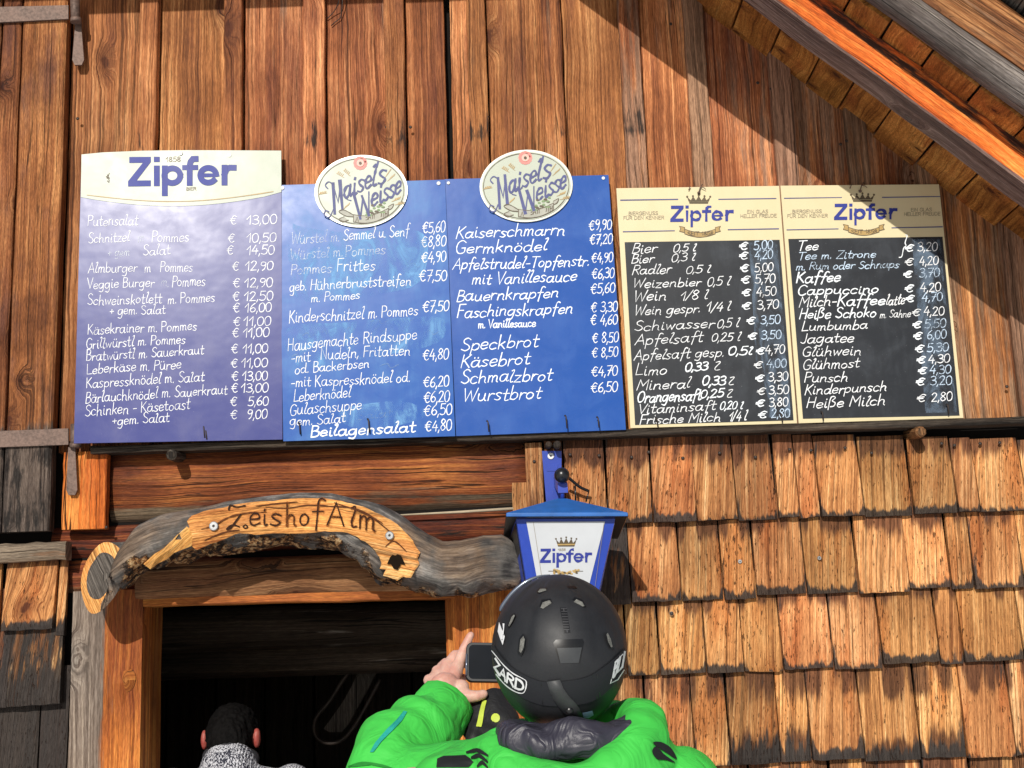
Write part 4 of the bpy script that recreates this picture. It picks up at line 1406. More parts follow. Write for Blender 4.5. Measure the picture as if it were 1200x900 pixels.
for pr, x0, x1, y in (('€5,60', 495, 522, 273), ('€8,80', 493.5, 523, 289.5), ('€4,90', 493.5, 523, 308), ('€7,50', 491, 524, 330), ('€7,50', 495, 526.5, 365.5), ('€4,80', 495.5, 526, 422), ('€6,20', 496, 526.5, 454),
                      ('€6,20', 496.5, 527, 472), ('€6,50', 496.5, 530, 487), ('€4,80', 498, 529.7, 505.5)):
    ik.text(pr, x0, y, x1, y - 1.5, 12.5, 1.2, .05, jit=.04)
ik.build('price_list', [CH_W], t2)
ik = ik2
for u, v, l_ in ((355, 393, 14), (378, 389, 8), (407, 386, 9), (440, 386, 14), (497, 390, 18), (342, 418, 15), (352, 427, 8), (445, 429, 22), (476, 311, 22), (470, 306, 12), (400, 281, 10), (434, 377, 22), (470, 374, 16)):
    ik.stroke(smooth_poly([(u, v), (u + l_ * .4, v - 3), (u + l_ * .6, v + 2), (u + l_, v - 2)]), 1.6, 2)
ik.build('item_list', [CH_W, CH_F, CH_S, CH_B], t2)
ik = Ink(s2, .0002)
ik.fill(smooth_poly([(338, 268), (355, 266), (400, 272), (470, 268), (500, 280), (492, 330), (440, 345), (380, 352), (345, 345), (338, 268)], 4)[:-1])
ik.fill(smooth_poly([(337, 385), (400, 378), (480, 372), (520, 374), (512, 402), (440, 418), (350, 430), (337, 385)], 4)[:-1])
ik.fill(smooth_poly([(400, 480), (470, 470), (500, 486), (460, 500), (410, 500), (400, 480)], 4)[:-1])
ik.build('wiped_patches', SMEAR_L, t2)
for u, v in ((331, 220.5), (514, 215)):
    dot(u, v, s2, .006, t2)

c3 = ((521, 210), (713, 205), (733.5, 503.5), (534.5, 511))
t3, s3, n3 = board_thing('clean blue menu board with oval badge listing desserts and bread in bold slanted chalk', c3, 0.031, 0.070, MAT_B3)
m = MB()
m.prism([s3(*p) for p in c3], n3, 0.005)
m.build('panel', MAT_B3, t3)
badge(s3, 616.6, 217.8, t3)
ik = Ink(s3)
for tx, a, b, c_, d_, h in (('Kaiserschmarrn', 533, 279, 662, 275, 14), ('Germknödel', 532.5, 297.5, 641, 293.5, 14), ('Apfelstrudel-Topfenstr.', 530, 316, 690.5, 311.5, 13.5), ('mit Vanillesauce', 552, 333.5, 675.5, 329, 13.5),
                            ('Bauernkrapfen', 534, 353, 654.5, 348.5, 14), ('Faschingskrapfen', 534.5, 372.5, 671, 367, 14), ('Speckbrot', 539, 410.5, 631, 406.5, 15.5), ('Käsebrot', 538.5, 430.5, 621, 427, 15.5),
                            ('Schmalzbrot', 539, 449.5, 647, 445.5, 15.5), ('Wurstbrot', 541.5, 470.5, 634, 467, 15.5)):
    ik.text(tx, a, b, c_, d_, h, 1.35, .22, jit=.055)
ik.text('m. Vanillesauce', 560, 384.5, 628, 382.5, 9.5, 1.4, .04)
ik.build('item_list', [CH_B, CH_W], t3)
ik = Ink(s3)
for pr, x0, x1, y in (('€9,90', 690, 717, 270), ('€7,20', 691, 718, 286.5), ('€4,90', 693, 718.5, 308), ('€6,30', 693.5, 720, 326.5), ('€5,60', 692, 721, 344), ('€ 3,30', 692.5, 724, 366), ('€ 4,60', 692, 724, 381),
                      ('€ 8,50', 694, 725, 402), ('€ 8,50', 693.5, 724.5, 419), ('€4,70', 693, 724, 441), ('€6,50', 692.5, 724, 460)):
    ik.text(pr, x0, y, x1, y - 1.2, 11.5, 1.15, .05, jit=.03, mi=1)
ik.build('price_list', [CH_B, CH_W], t3)
for u, v in ((525.5, 214.7), (707, 209)):
    dot(u, v, s3, .005, t3)


# ---- boards 4 and 5: cream framed black boards
def cream_board(label, outer, inner, dt, db, items, prices, hx, tie):
    t_, s_, n_ = board_thing(label, outer, dt, db, MAT_CREAM)
    m = MB()
    m.prism([s_(*p) for p in outer], n_, 0.006)
    m.build('frame_panel', MAT_CREAM, t_)
    m = MB()
    m.prism([s_(u, v, .001) for u, v in inner], n_, 0.002)
    m.build('writing_panel', MAT_SLATE, t_)
    ik = Ink(s_, .0011)
    (ax0, ay0), (ax1, ay1), (ax2, ay2), (ax3, ay3) = inner
    ik.fill([(ax1 - 36, ay1 + 3), (ax1 - 3, ay1 + 3), (ax2 - 3, ay2 - 4), (ax2 - 40, ay2 - 3)])
    ik.build('chalk_haze', SMEAR_B, t_)
    ik = Ink(s_, .0012)
    x0, yb, sl = hx
    # header print: rules, crown, word, ribbon, small caps
    for a, b, c_, d_ in ((5, -39, 72, -40), (120, -40, 187, -41), (8, -2, 68, -3.2), (131, -4.4, 190, -5.5)):
        ik.stroke([(x0 + a, yb + b), (x0 + c_, yb + d_)], 1.2, 1)
    zipfer(ik, x0 + 64, x0 + 136, yb - 13.5, 19, 0, -.012)
    crown(ik, x0 + 83, x0 + 110, yb - 44, yb - 35, 2)
    rb = [(x0 + 80 + 36 * i / 10, yb - 5 + 4.0 * math.sin(math.pi * i / 10)) for i in range(11)]
    rb2 = [(u, v + 5.5) for u, v in rb]
    ik.fill(rb + rb2[::-1], 3, lift=.0011)
    ik.stroke(rb + rb2[::-1] + [rb[0]], .8, 2)
    for sgn, ox in ((-1, 80), (1, 116)):
        q = [(x0 + ox, yb - 7), (x0 + ox + sgn * 6, yb - 8.5), (x0 + ox + sgn * 4.5, yb - 5.5), (x0 + ox + sgn * 6, yb - 2.5), (x0 + ox, yb - 1)]
        ik.fill(q, 3, lift=.0011)
        ik.stroke(q + [q[0]], .8, 2)
    ik.text('SEIT 1858', x0 + 83, yb + 2.2, x0 + 114, yb + 1.8, 4, .9, jit=0, mi=2)
    ik.text('BIERGENUSS', x0 + 14, yb - 21.5, x0 + 49, yb - 22, 3.8, .55, jit=0, mi=4)
    ik.text('FÜR DEN KENNER', x0 + 8, yb - 16.2, x0 + 56, yb - 16.8, 3.8, .55, jit=0, mi=4)
    ik.text('EIN GLAS', x0 + 153, yb - 23.5, x0 + 178, yb - 24, 3.8, .55, jit=0, mi=4)
    ik.text('HELLER FREUDE', x0 + 145, yb - 18.4, x0 + 188, yb - 19, 3.8, .55, jit=0, mi=4)
    ik.build('logo', [PR_BLUE, PR_SLATE, PR_DARK, PR_GOLD, PR_GREY], t_)
    ik = Ink(s_, .0015)
    for tx, a, b, c_, d_, h, w_, mi in items:
        ik.text(tx, a, b, c_, d_, h, w_ * .74, .24 if w_ > 1.3 else .2, jit=.055, mi=mi)
    ik.build('item_list', [CH_W, CH_B, CH_P], t_)
    ik = Ink(s_, .0015)
    for pr, x0_, x1_, y, xe, bold in prices:
        ik.text('€', xe, y + .3, xe + 10.5, y - .3, 8, 1.6 if bold else 1.2, .2, jit=.05, mi=1 if bold else 0)
        ik.text(pr, x0_, y, x1_, y - 1, 10, 1.1, .03, jit=.03, mi=2 if R.random() < .6 else 0)
    ik.build('price_list', [CH_W, CH_B, CH_P], t_)
    # wire tie at the top edge
    m = MB()
    u, v = tie
    m.ball(s_(u, v + 7, .004), .005, 5)
    m.tube([s_(u, v + 7, .006), s_(u + 1.5, v + 1, .008), s_(u + 4, v - 3, .004)], .0018, 5)
    m.tube([s_(u + 2, v, .006), s_(u + 6, v + 1, .010), s_(u + 8, v + 3, .006)], .0012, 5)
    m.tube([s_(u - 12, v + 4, .005), s_(u - 10, v - 1, .008)], .0015, 5)
    m.build('wire_tie', MT['iron'], t_)
    return t_, s_


cream_board('cream-framed black drinks board listing beer, wine and juices, left of the pair',
            ((722.3, 220.6), (913, 217.8), (934, 496), (738.8, 501.7)), ((732, 283.8), (914 - .4, 281), (930, 492.5), (744.3, 498)), .032, .050,
            [('Bier', 739.5, 297.5, 770, 295.5, 11.5, 1.5, 0), ('0,5 l', 788, 295.5, 815, 294, 9, 1.4, 0), ('Bier', 739, 309, 766, 307.5, 11, 1.5, 0), ('0,3 l', 786, 307, 814, 305.5, 9, 1.4, 0),
             ('Radler', 739.7, 322.5, 786.5, 320, 11, 1.5, 0), ('0,5 l', 803, 320.5, 832, 319.5, 9, 1.4, 0), ('Weizenbier', 740.7, 337.5, 821.5, 335, 11, 1.5, 0), ('0,5 l', 828, 335.5, 855, 334, 10, 1.4, 0),
             ('Wein', 741.6, 353.5, 781, 351, 12, 1.6, 0), ('1/8 l', 796.5, 352, 829, 350.5, 11, 1.5, 0), ('Wein gespr.', 742.5, 369.5, 820.5, 366, 11.5, 1.5, 0), ('1/4 l', 827, 365.5, 855.5, 364, 11, 1.5, 0),
             ('Schiwasser', 742.5, 388, 837, 384, 11.5, 1.4, 0), ('0,5 l', 839.5, 384, 865.5, 383, 10, 1.4, 0), ('Apfelsaft', 743.5, 404.5, 823.5, 400.5, 12.5, 1.4, 0), ('0,25 l', 833, 400.5, 867, 399, 9.5, 1.4, 0),
             ('Apfelsaft gesp.', 742.5, 422, 848.5, 417.5, 12, 1.4, 0), ('0,5l', 852.5, 416.5, 881, 415, 9.5, 2.2, 1), ('Limo', 743.5, 440, 781.5, 438, 12.5, 1.5, 0), ('0,33', 802, 435, 829, 434, 10, 2.2, 1),
             ('l', 834, 434.5, 844, 434, 10, 1.4, 0), ('Mineral', 745, 456.7, 808.5, 454.5, 12.5, 1.5, 0), ('0,33', 822, 451.8, 850, 451, 10, 2.3, 1), ('l', 851, 451.5, 860, 451, 10, 1.4, 0),
             ('Orangensaft', 745.8, 471.8, 821.5, 468.5, 13, 2.3, 1), ('0,25', 820, 466.5, 848, 465, 9.5, 2.0, 1), ('l', 849, 466, 858, 465.5, 10, 1.4, 0), ('Vitaminsaft', 746.7, 484.8, 838.7, 480.5, 11.5, 1.5, 0),
             ('0,20 l', 843, 480, 870, 479, 8.5, 1.7, 1), ('Frische Milch', 748.5, 497.2, 844.5, 493.5, 11.5, 1.6, 0), ('1/4 l', 853.5, 493.5, 874.5, 492.5, 11, 1.5, 0)],
            [('5,00', 883, 906, 292.5, 866, 1), ('4,20', 884, 906, 304, 866, 1), ('5,00', 884, 906.5, 318.5, 867, 1), ('5,70', 884.5, 909, 332, 868, 1), ('4,50', 886, 910, 347, 869, 1), ('3,70', 887, 913, 362.5, 869, 1),
             ('3,50', 891, 915, 380, 874.5, 1), ('3,50', 892, 916, 397.5, 876, 1), ('4,70', 896.5, 920, 415, 885.5, 1), ('4,00', 898, 922, 431, 883, 0), ('3,30', 900, 924, 447, 885, 1), ('3,50', 900.5, 925, 462, 886.5, 0),
             ('3,80', 901, 924, 476.5, 885.5, 1), ('2,80', 903.5, 926, 489.7, 888, 1)], (722.3, 273.5, 0), (819, 219))
cream_board('cream-framed black drinks board listing tea, coffee and punch, partly in roof shadow on the right',
            ((914.6, 217.6), (1100.3, 216), (1129, 489.8), (936, 496)), ((923.8, 280), (1104.5, 277.4), (1124.5, 487), (941, 490.7)), .032, .050,
            [('Tee', 933, 294, 959, 292.5, 11, 1.8, 1), ('Tee m. Zitrone', 934, 304.5, 1026.5, 301.5, 9.5, 1.5, 2), ('m. Rum oder Schnaps', 932, 316.5, 1053.5, 313.5, 9, 1.5, 2), ('Kaffee', 932, 331.8, 985, 329, 12, 2.4, 1),
             ('Cappuccino', 933.5, 346, 1029.5, 343, 11, 2.0, 1), ('Milch-', 935.5, 359.5, 980, 358, 11.5, 1.7, 0), ('Kaffee', 980, 358.8, 1037, 357, 12.5, 2.3, 1), ('latte', 1037.5, 357.5, 1060, 356.5, 12, 1.7, 0),
             ('Heiße Schoko', 935.7, 373.7, 1026.5, 371, 11.5, 2.0, 1), ('m. Sahne', 1030.5, 372.5, 1067, 371.5, 9, 1.3, 0), ('Lumbumba', 938.5, 387.8, 1016.5, 385, 11, 1.7, 0), ('Jagatee', 937.5, 402.7, 1000.5, 400.5, 11.5, 1.6, 0),
             ('Glühwein', 939, 418.3, 1009.5, 416, 11.5, 1.6, 0), ('Glühmost', 939.7, 433.2, 1007, 430.5, 11.5, 1.6, 0), ('Punsch', 941.5, 448.3, 993.5, 446.5, 11.5, 1.6, 0), ('Kinderpunsch', 942, 462.3, 1039, 458, 11.5, 1.6, 0),
             ('Heiße Milch', 944, 478.3, 1037.5, 474.5, 12.5, 1.7, 0), ('}', 1053, 302, 1059, 301.5, 24, 1.7, 1)],
            [('3,20', 1075, 1099, 294.5, 1060, 1), ('4,20', 1077, 1100, 311, 1060, 0), ('3,70', 1077, 1101.5, 325, 1058.5, 1), ('4,20', 1078, 1103, 342, 1060, 1), ('4,70', 1080, 1105, 353.5, 1061, 1), ('4,20', 1082, 1107, 370, 1068, 0),
             ('5,50', 1083, 1109, 384.5, 1069, 1), ('6,00', 1086, 1109.5, 397.5, 1070, 1), ('5,30', 1086, 1112, 412.5, 1072, 1), ('4,30', 1087.5, 1113.5, 425.6, 1074, 1), ('4,30', 1089, 1115, 438.3, 1075.5, 1),
             ('3,20', 1089.7, 1116, 451.5, 1073, 1), ('2,80', 1091, 1116.5, 470.5, 1074, 0)], (914.2, 271.3, 0), (1008, 217))
#--PART2--
# ------------------------------------------------------------------ carved branch sign over the door
sign = empty('carved_sign', P(350, 690, .1), 'gnarled grey branch nailed over the doorway with a name burnt into its pale cut face', 'sign')
RG = [(153, 634, 132, 694), (166, 615, 150, 684), (180, 608, 161, 676), (196, 603, 172, 668), (214, 600, 188, 662), (233, 597, 203, 657), (250, 592, 217, 655), (267, 588, 231, 652), (297, 584, 262, 648), (328, 580, 300, 643),
      (353, 578, 340, 637), (391, 579, 380, 638), (420, 586, 406, 650), (449, 592, 425, 668), (471, 604, 446, 688), (487, 616, 480, 691), (503, 626, 500, 695), (519, 634, 520, 699), (540, 634, 548, 699),
      (567, 628, 569, 692), (588, 626, 592, 690), (602, 634, 606, 689), (610, 650, 611, 682)]
NB = 28
rings, vs = [], []
DC, HD = 0.165, 0.085
# oblique cut at the left end
Lc = [P(100, 676, .13), P(140, 672, .225)]
c0 = (P(131, 634, .17) + P(108, 717, .19)) / 2
ax_l = (P(131, 634, .17) - P(108, 717, .19)) / 2
ax_s = (P(142, 683, .21) - P(100, 668, .14)) / 2
ring0 = []
for j in range(NB):
    th = 2 * math.pi * j / NB
    ring0.append(c0 + ax_l * math.sin(th) * (1 + .05 * math.sin(3 * th)) + ax_s * math.cos(th) * (1 + .08 * math.sin(2 * th + 1)))
rings.append(ring0)
vs.append([(0.2, 0, 0.25, 1)] * NB)
dense = []
for i in range(len(RG) - 1):
    for s_ in range(3):
        f_ = s_ / 3
        dense.append(tuple(a + (b - a) * f_ for a, b in zip(RG[i], RG[i + 1])))
dense.append(RG[-1])
for i, (tu, tv, bu, bv) in enumerate(dense):
    s_ = i / (len(dense) - 1)
    hd = HD * (1.0 if s_ < .8 else 1 - (s_ - .8) * 1.4)
    T_, B_ = P(tu, tv, DC), P(bu, bv, DC)
    c = (T_ + B_) / 2
    al = (T_ - B_) / 2
    rg, vr = [], []
    for j in range(NB):
        th = 2 * math.pi * j / NB
        sn, cs = math.sin(th), math.cos(th)
        p = c + al * math.copysign(abs(sn) ** .9, sn) + OUT * hd * math.copysign(abs(cs) ** .8, cs)
        low = max(0, -sn) ** .7
        cu = (tu + bu) / 2
        barky = (0.62 if cu < 480 else .40) * low * (1 if cs > -.3 else .4)
        nz = mnoise.fractal(p * 16, 1.0, 2.0, 4) * (.006 + .016 * barky * 2) + mnoise.noise(p * 5) * .008
        if abs(sn) > .93 and not barky:
            nz *= .4
        d_ = (p - c).normalized()
        p = p + d_ * nz
        rg.append(p)
        vr.append((0.2, 0, barky, 1))
    rings.append(rg)
    vs.append(vr)
m = MB()
# UV: u around, v along
m.loft(rings, vs, caps=(False, True), sm=True, un=.55)
m.build('branch', W['bark'], sign)
# cut end: pale rim, grey heart
nC = (rings[0][NB // 4] - c0).cross(rings[0][0] - c0).normalized()
if nC.y > 0:
    nC = -nC
m = MB()
prevr = None
loops = [(1.0, 0.0, 0), (.80, .003, 0), (.66, .003, 0), (.62, -.001, 1), (.3, -.004, 1), (.12, -.010, 1)]
ids = []
for q, (sc_, h_, mi) in enumerate(loops):
    wob = [1 + .10 * mnoise.noise(Vector((math.cos(2 * math.pi * j / NB) * 1.5, math.sin(2 * math.pi * j / NB) * 1.5, q * .3))) if q else 1 for j in range(NB)]
    ids.append([m.vert(c0 + (rings[0][j] - c0) * sc_ * wob[j] + nC * h_, (0.35, 0.1 if mi == 0 else .75, 0.02 if mi == 0 else .12, 1.0)) for j in range(NB)])
for q in range(len(loops) - 1):
    for j in range(NB):
        k2 = (j + 1) % NB
        a_, b_, c_, d_ = ids[q][j], ids[q][k2], ids[q + 1][k2], ids[q + 1][j]
        m.face([a_, b_, c_, d_], [(Vector(m.v[w]).x + Vector(m.v[w]).z * .6, Vector(m.v[w]).z) for w in (a_, b_, c_, d_)], loops[q + 1][2], False)
m.face(ids[-1], [(Vector(m.v[w]).x, Vector(m.v[w]).z) for w in ids[-1]], 1)
m.build('cut_end', [W['carve'], W['grey']], sign)
# carved pale face
FC = [(219, 611), (224, 604), (232, 601), (246, 598), (262, 595), (286, 589), (310, 587.5), (330, 585.5), (353, 583), (380, 583.5), (400, 587), (412, 590), (426, 594), (439, 600), (452, 606), (465, 614), (474, 622), (484, 633),
      (487, 640), (492, 648), (489, 654), (492, 661), (487, 668), (481, 677), (472, 676), (465, 681), (458, 677), (449, 675), (452, 668), (445, 667), (447, 660), (444, 653), (440, 645), (428, 635), (418, 629), (407, 624.5), (394, 623), (380, 622.5), (366, 624.5),
      (340, 624.5), (322, 625.5), (300, 627), (286, 625), (275, 625.5), (262, 632), (253, 636), (240, 640), (232, 644.5), (226, 641), (221, 624), (222, 617)]
FD = DC + HD + .016


def face_pt(u, v, lift=0.0):
    return P(u, v, FD - .012 * ((u - 355) / 135) ** 2 + lift)


m = MB()
pts = []
for i in range(len(FC)):
    a_, b_ = FC[i], FC[(i + 1) % len(FC)]
    for s_ in range(2):
        u, v = a_[0] + (b_[0] - a_[0]) * s_ / 2, a_[1] + (b_[1] - a_[1]) * s_ / 2
        pts.append((u + R.uniform(-.7, .7), v + R.uniform(-.7, .7)))
# upper and lower chains give a strip of columns
ctr = [(226, 620), (236, 621), (250, 618), (270, 611), (300, 606), (330, 604), (355, 603), (380, 603), (402, 605.5), (424, 611), (440, 620), (456, 636), (468, 652), (474, 664)]
fr = [m.vert(face_pt(u, v), (.35, .04, .10, 1.1)) for u, v in pts]
inn = [m.vert(face_pt(u + (min(ctr, key=lambda c: (c[0] - u) ** 2 + (c[1] - v) ** 2)[0] - u) * .18, v + (min(ctr, key=lambda c: (c[0] - u) ** 2 + (c[1] - v) ** 2)[1] - v) * .18, .003), (.35, .02, .0, 1.18)) for u, v in pts]
bkk = [m.vert(face_pt(u, v, -.07), (.35, .1, .25, .7)) for u, v in pts]
NP = len(pts)


def fuv(i):
    x_, _, z_ = m.v[i]
    # grain follows the bow of the branch
    u_ = (x_ - P(355, 600, FD).x)
    return (z_ + .35 * u_ * u_ * (1.3 if u_ > 0 else .75), u_)


for i in range(NP):
    j = (i + 1) % NP
    m.face([fr[i], fr[j], inn[j], inn[i]], [fuv(q) for q in (fr[i], fr[j], inn[j], inn[i])])
    m.face([bkk[i], bkk[j], fr[j], fr[i]], [fuv(q) for q in (fr[i], fr[j], fr[j], fr[i])])
m.face(inn, [fuv(q) for q in inn])
m.build('carved_face', W['carve'], sign)


def fuv2(mm, i):
    x_, _, z_ = mm.v[i]
    return (z_ - x_ * .8, x_ + z_ * .8)


m = MB()
BP = [(168, 661), (180, 650), (190, 641), (200, 633), (210, 625), (219, 617), (226, 622), (228, 632), (224, 640), (214, 644), (204, 648), (196, 655), (186, 660), (176, 667)]
o1 = [m.vert(P(u, v, DC + HD + .006 - .0009 * max(0, 205 - u)), (.61, .15, .20, 1)) for u, v in BP]
cvs = [m.vert(P(197, 645, DC + HD + .016), (.61, .05, .02, 1)), m.vert(P(213, 632, DC + HD + .018), (.61, .05, .02, 1)), m.vert(P(183, 655, DC + HD + .006), (.61, .05, .05, 1))]
o2 = [m.vert(P(u, v, DC + .02), (.61, .15, .30, 1)) for u, v in BP]
for i in range(len(BP)):
    j = (i + 1) % len(BP)
    um = (BP[i][0] + BP[j][0]) / 2
    cc_ = cvs[2] if um < 187 else (cvs[0] if um < 206 else cvs[1])
    cn_ = cvs[2] if BP[j][0] < 187 else (cvs[0] if BP[j][0] < 206 else cvs[1])
    qs = [o1[i], o1[j], cc_]
    m.face(qs, [fuv2(m, q) for q in qs])
    qs = [o2[i], o2[j], o1[j], o1[i]]
    m.face(qs, [fuv2(m, q) for q in qs])
qs = [cvs[2], cvs[0], o1[2]]
for qs in ([cvs[2], cvs[0], o1[2]], [cvs[0], cvs[2], o1[12]], [cvs[0], cvs[1], o1[3]], [cvs[0], cvs[1], o1[10]]):
    m.face(qs, [fuv2(m, q) for q in qs])
m.build('bare_patch', W['carve'], sign)


class FaceSurf:
    n = OUT

    def __call__(self, u, v, lift=0):
        return face_pt(u, v, .0045 + lift)


BURN = plain('burnt_lettering', (0.028, 0.010, 0.005), 0.8, 0.2, vary=.4, scale=120)
SCORCH = chalk_mat('scorched_wood', (0.24, 0.075, 0.018), .40, .62)
HOLE = plain('rotten_hole', (0.012, 0.007, 0.004), 0.9, 0.1)
ik = Ink(FaceSurf(), .001)
for ch, x0, y0, x1, y1, h in (('e', 291, 615.5, 306, 615.5, 27), ('i', 307, 615.5, 314, 615.5, 24), ('s', 315, 615.5, 331, 615.5, 27), ('h', 334, 616, 348, 616, 27), ('o', 350, 615, 363, 615, 25), ('f', 364, 614.5, 379, 614.5, 30),
                             ('A', 383, 615, 404, 616.5, 26), ('l', 409, 617, 418, 618, 24), ('m', 419, 618.5, 441, 623, 30)):
    ik.text(ch, x0, y0, x1, y1, h, 4.0, 0, jit=0, mi=3)
    ik.text(ch, x0, y0, x1, y1, h, 2.1, 0, jit=.03)
ik.stroke(smooth_poly([(268, 597), (270, 592), (277, 594), (287, 592.5)]), 2.0)
ik.stroke(smooth_poly([(282, 603), (276, 611), (270, 619), (266, 620), (272, 615), (280, 617)]), 2.0)
ik.stroke(smooth_poly([(285, 617), (288, 615), (290, 618), (287, 619), (285, 617)]), 1.8)
# drying cracks in the face
for pts_ in ([(236, 620), (250, 616), (268, 606), (290, 601), (312, 600)], [(312, 594), (335, 595.5), (360, 592), (385, 593), (420, 597), (448, 613)], [(240, 633), (262, 624), (280, 621)], [(392, 589), (430, 603), (456, 622)], [(452, 640), (462, 634), (476, 646)], [(300, 593), (325, 590), (348, 588)]):
    ik.stroke(smooth_poly(pts_), 1.5, 2, taper=True)
ik.fill([(453.5, 661), (457, 653), (460, 650), (463, 651), (466, 649.5), (470, 651), (472, 655), (475, 662), (470, 661), (466, 668), (461, 666), (458, 661)], 1, lift=.003)
DK = plain('dark_crack_wood', (0.10, 0.030, 0.010), 0.8, 0.2, vary=.3)
ik.build('burnt_lettering', [BURN, HOLE, DK, SCORCH], sign)
screw(250.5, 616.5, FD + .001, .0125, sign)
screw(456.5, 627.5, FD + .0015, .0115, sign)

# ------------------------------------------------------------------ wall lantern
BLUE_P = plain('blue_lacquer', (0.022, 0.060, 0.40), 0.32, 0.5, vary=.12, scale=25)
BLUE_R = plain('blue_roof_lacquer', (0.018, 0.125, 0.42), 0.35, 0.5, vary=.2, scale=30)
BLACK_P = plain('black_lacquer', (0.012, 0.012, 0.014), 0.3, 0.5)
GLASS_W = plain('white_lantern_pane', (0.56, 0.585, 0.62), 0.25, 0.3, vary=.05, scale=14)
lan = empty('wall_lantern', P(645, 560, .0), 'blue wall lantern with white lettered pane under a pyramid roof, hanging beside the doorway', 'lantern')
DF, DBk = .38, .10
m = MB()
m.prism([P(635, 528.5, .042), P(658, 528.5, .042), P(658, 600, .042), P(641, 600, .042)], OUT, .012)
m.prism([P(641, 544, .044), P(654, 544, .044), P(653, 552, .044), P(641, 552, .044)], OUT, .004)
m.build('bracket_plate', BLUE_P, lan)
screw(645.5, 534.5, .043, .0095, lan, washer=MT['white_dot'])
m = MB()
c = P(660, 566, .22)
m.loft([[Vector((P(655, 570, .05).x + dx * .014, -.04, P(655, 563, .05).z + dz_ * .014)) for dx, dz_ in ((-1, -1), (1, -1), (1, 1), (-1, 1))],
        [Vector((P(659.5, 570, .24).x + dx * .0135, -.24, P(659, 572, .24).z + dz_ * .013)) for dx, dz_ in ((-1, -1), (1, -1), (1, 1), (-1, 1))]])
m.tube([P(659, 585, .23), P(659, 566, .23)], .006, 8)
m.build('bracket_arm', BLUE_P, lan)
m = MB()
m.ball(P(658.5, 557, .255), .0215, 12)
m.build('ball_finial', BLACK_P, lan)
# thin black curve with two drop bars beside the bracket
m = MB()
m.tube(smooth_poly([tuple(P(*q)) for q in ((662, 556, .10), (670, 563, .085), (680, 571, .07), (690, 575.5, .06))]), .0045, 8)
m.tube([P(674, 569, .075), P(674.5, 588, .075)], .003, 6)
m.tube([P(690, 575.5, .06), P(687, 588, .06)], .0022, 6)
m.build('dark_curl', BLACK_P, lan)
EF = [P(593, 601, DF), P(736, 600.5, DF)]
EBk = [P(589.5, 627.5, DBk), P(724.5, 627.5, DBk)]
EF2 = [P(593, 605.5, DF), P(736, 605, DF)]
EB2 = [P(589.5, 631.5, DBk), P(724.5, 631.5, DBk)]
ap = [P(653, 584, .25), P(664, 584, .25), P(664, 588, .22), P(653, 588, .22)]
m = MB()
vi = [m.vert(p, (0, 0, 0, 1)) for p in (EF[0], EF[1], EBk[1], EBk[0], EF2[0], EF2[1], EB2[1], EB2[0], *ap)]
q0 = [(0, 0)] * 4
for f_, mi in (((0, 1, 9, 8), 0), ((1, 2, 10, 9), 0), ((2, 3, 11, 10), 0), ((3, 0, 8, 11), 0), ((8, 9, 10, 11), 0), ((4, 5, 1, 0), 0), ((5, 6, 2, 1), 1), ((7, 4, 0, 3), 1), ((6, 7, 3, 2), 1), ((4, 7, 6, 5), 1)):
    m.face([vi[k_] for k_ in f_], q0, mi)
lr = m.build('lantern_roof', [BLUE_R, BLACK_P], lan)
md = lr.modifiers.new('bevel', 'BEVEL')
md.width, md.segments = .002, 2
# body
bt = [P(605, 608, DF - .03), P(721, 607.5, DF - .03), P(708, 630, DBk + .03), P(597, 630, DBk + .03)]
k_ = .62
zb_ = P(660, 742, DF - .012).z
bc = (bt[0] + bt[1] + bt[2] + bt[3]) / 4
bb = [Vector((bc.x + (p.x - bc.x) * k_ + .0, bc.y + (p.y - bc.y) * k_, zb_)) for p in bt]
# pin the front taper to what shows
bb[0] = Vector((P(627, 742, DF - .03).x, bb[0].y, zb_))
bb[1] = Vector((P(692, 742, DF - .03).x, bb[1].y, zb_))


def quad_face(mm, a_, b_, c_, d_, inset, lift, mi):
    n_ = (b_ - a_).cross(d_ - a_).normalized()
    cc = (a_ + b_ + c_ + d_) / 4
    if n_.dot(cc - (bc + Vector((0, 0, zb_ - bc.z)) * .5)) < 0:
        n_ = -n_
    def ins(p, e, o, wv):
        return p
    w_t = (b_ - a_).normalized()
    w_b = (c_ - d_).normalized()
    up_ = ((a_ + b_) / 2 - (c_ + d_) / 2).normalized()
    pts_ = [a_ + w_t * inset - up_ * inset * .3, b_ - w_t * inset - up_ * inset * .3, c_ - w_b * inset + up_ * inset, d_ + w_b * inset + up_ * inset]
    mm.prism([p + n_ * lift for p in pts_], n_, lift + .002, mi=mi)
    return n_


m = MB()
m.loft([[bt[0], bt[1], bt[2], bt[3]], [bb[0], bb[1], bb[2], bb[3]]])
fo = m.build('lantern_frame', BLUE_P, lan)
m = MB()
nF = quad_face(m, bt[0], bt[1], bb[1], bb[0], .027, .0025, 0)
m.build('front_pane', GLASS_W, lan)
for a_, b_ in ((1, 2), (3, 0)):
    m = MB()
    quad_face(m, bt[a_], bt[b_], bb[b_], bb[a_], .022, .0025, 0)
    m.build('side_pane', GLASS_W if a_ == 1 else BLACK_P, lan)
sL = Surf(bt[0] + nF * .0026, nF)
ik = Ink(sL, .0006)
zipfer(ik, 633.5, 692.5, 659.8, 16.8, 0, -.012)
crown(ik, 651.5, 675.5, 630.5, 640.5, 1)
ik.stroke([(654, 638.2), (673, 638)], 1.8, 2)
ik.text('1858', 654, 645.5, 663, 645.3, 2.6, .5, mi=3, jit=0)
rr = random.Random(4)
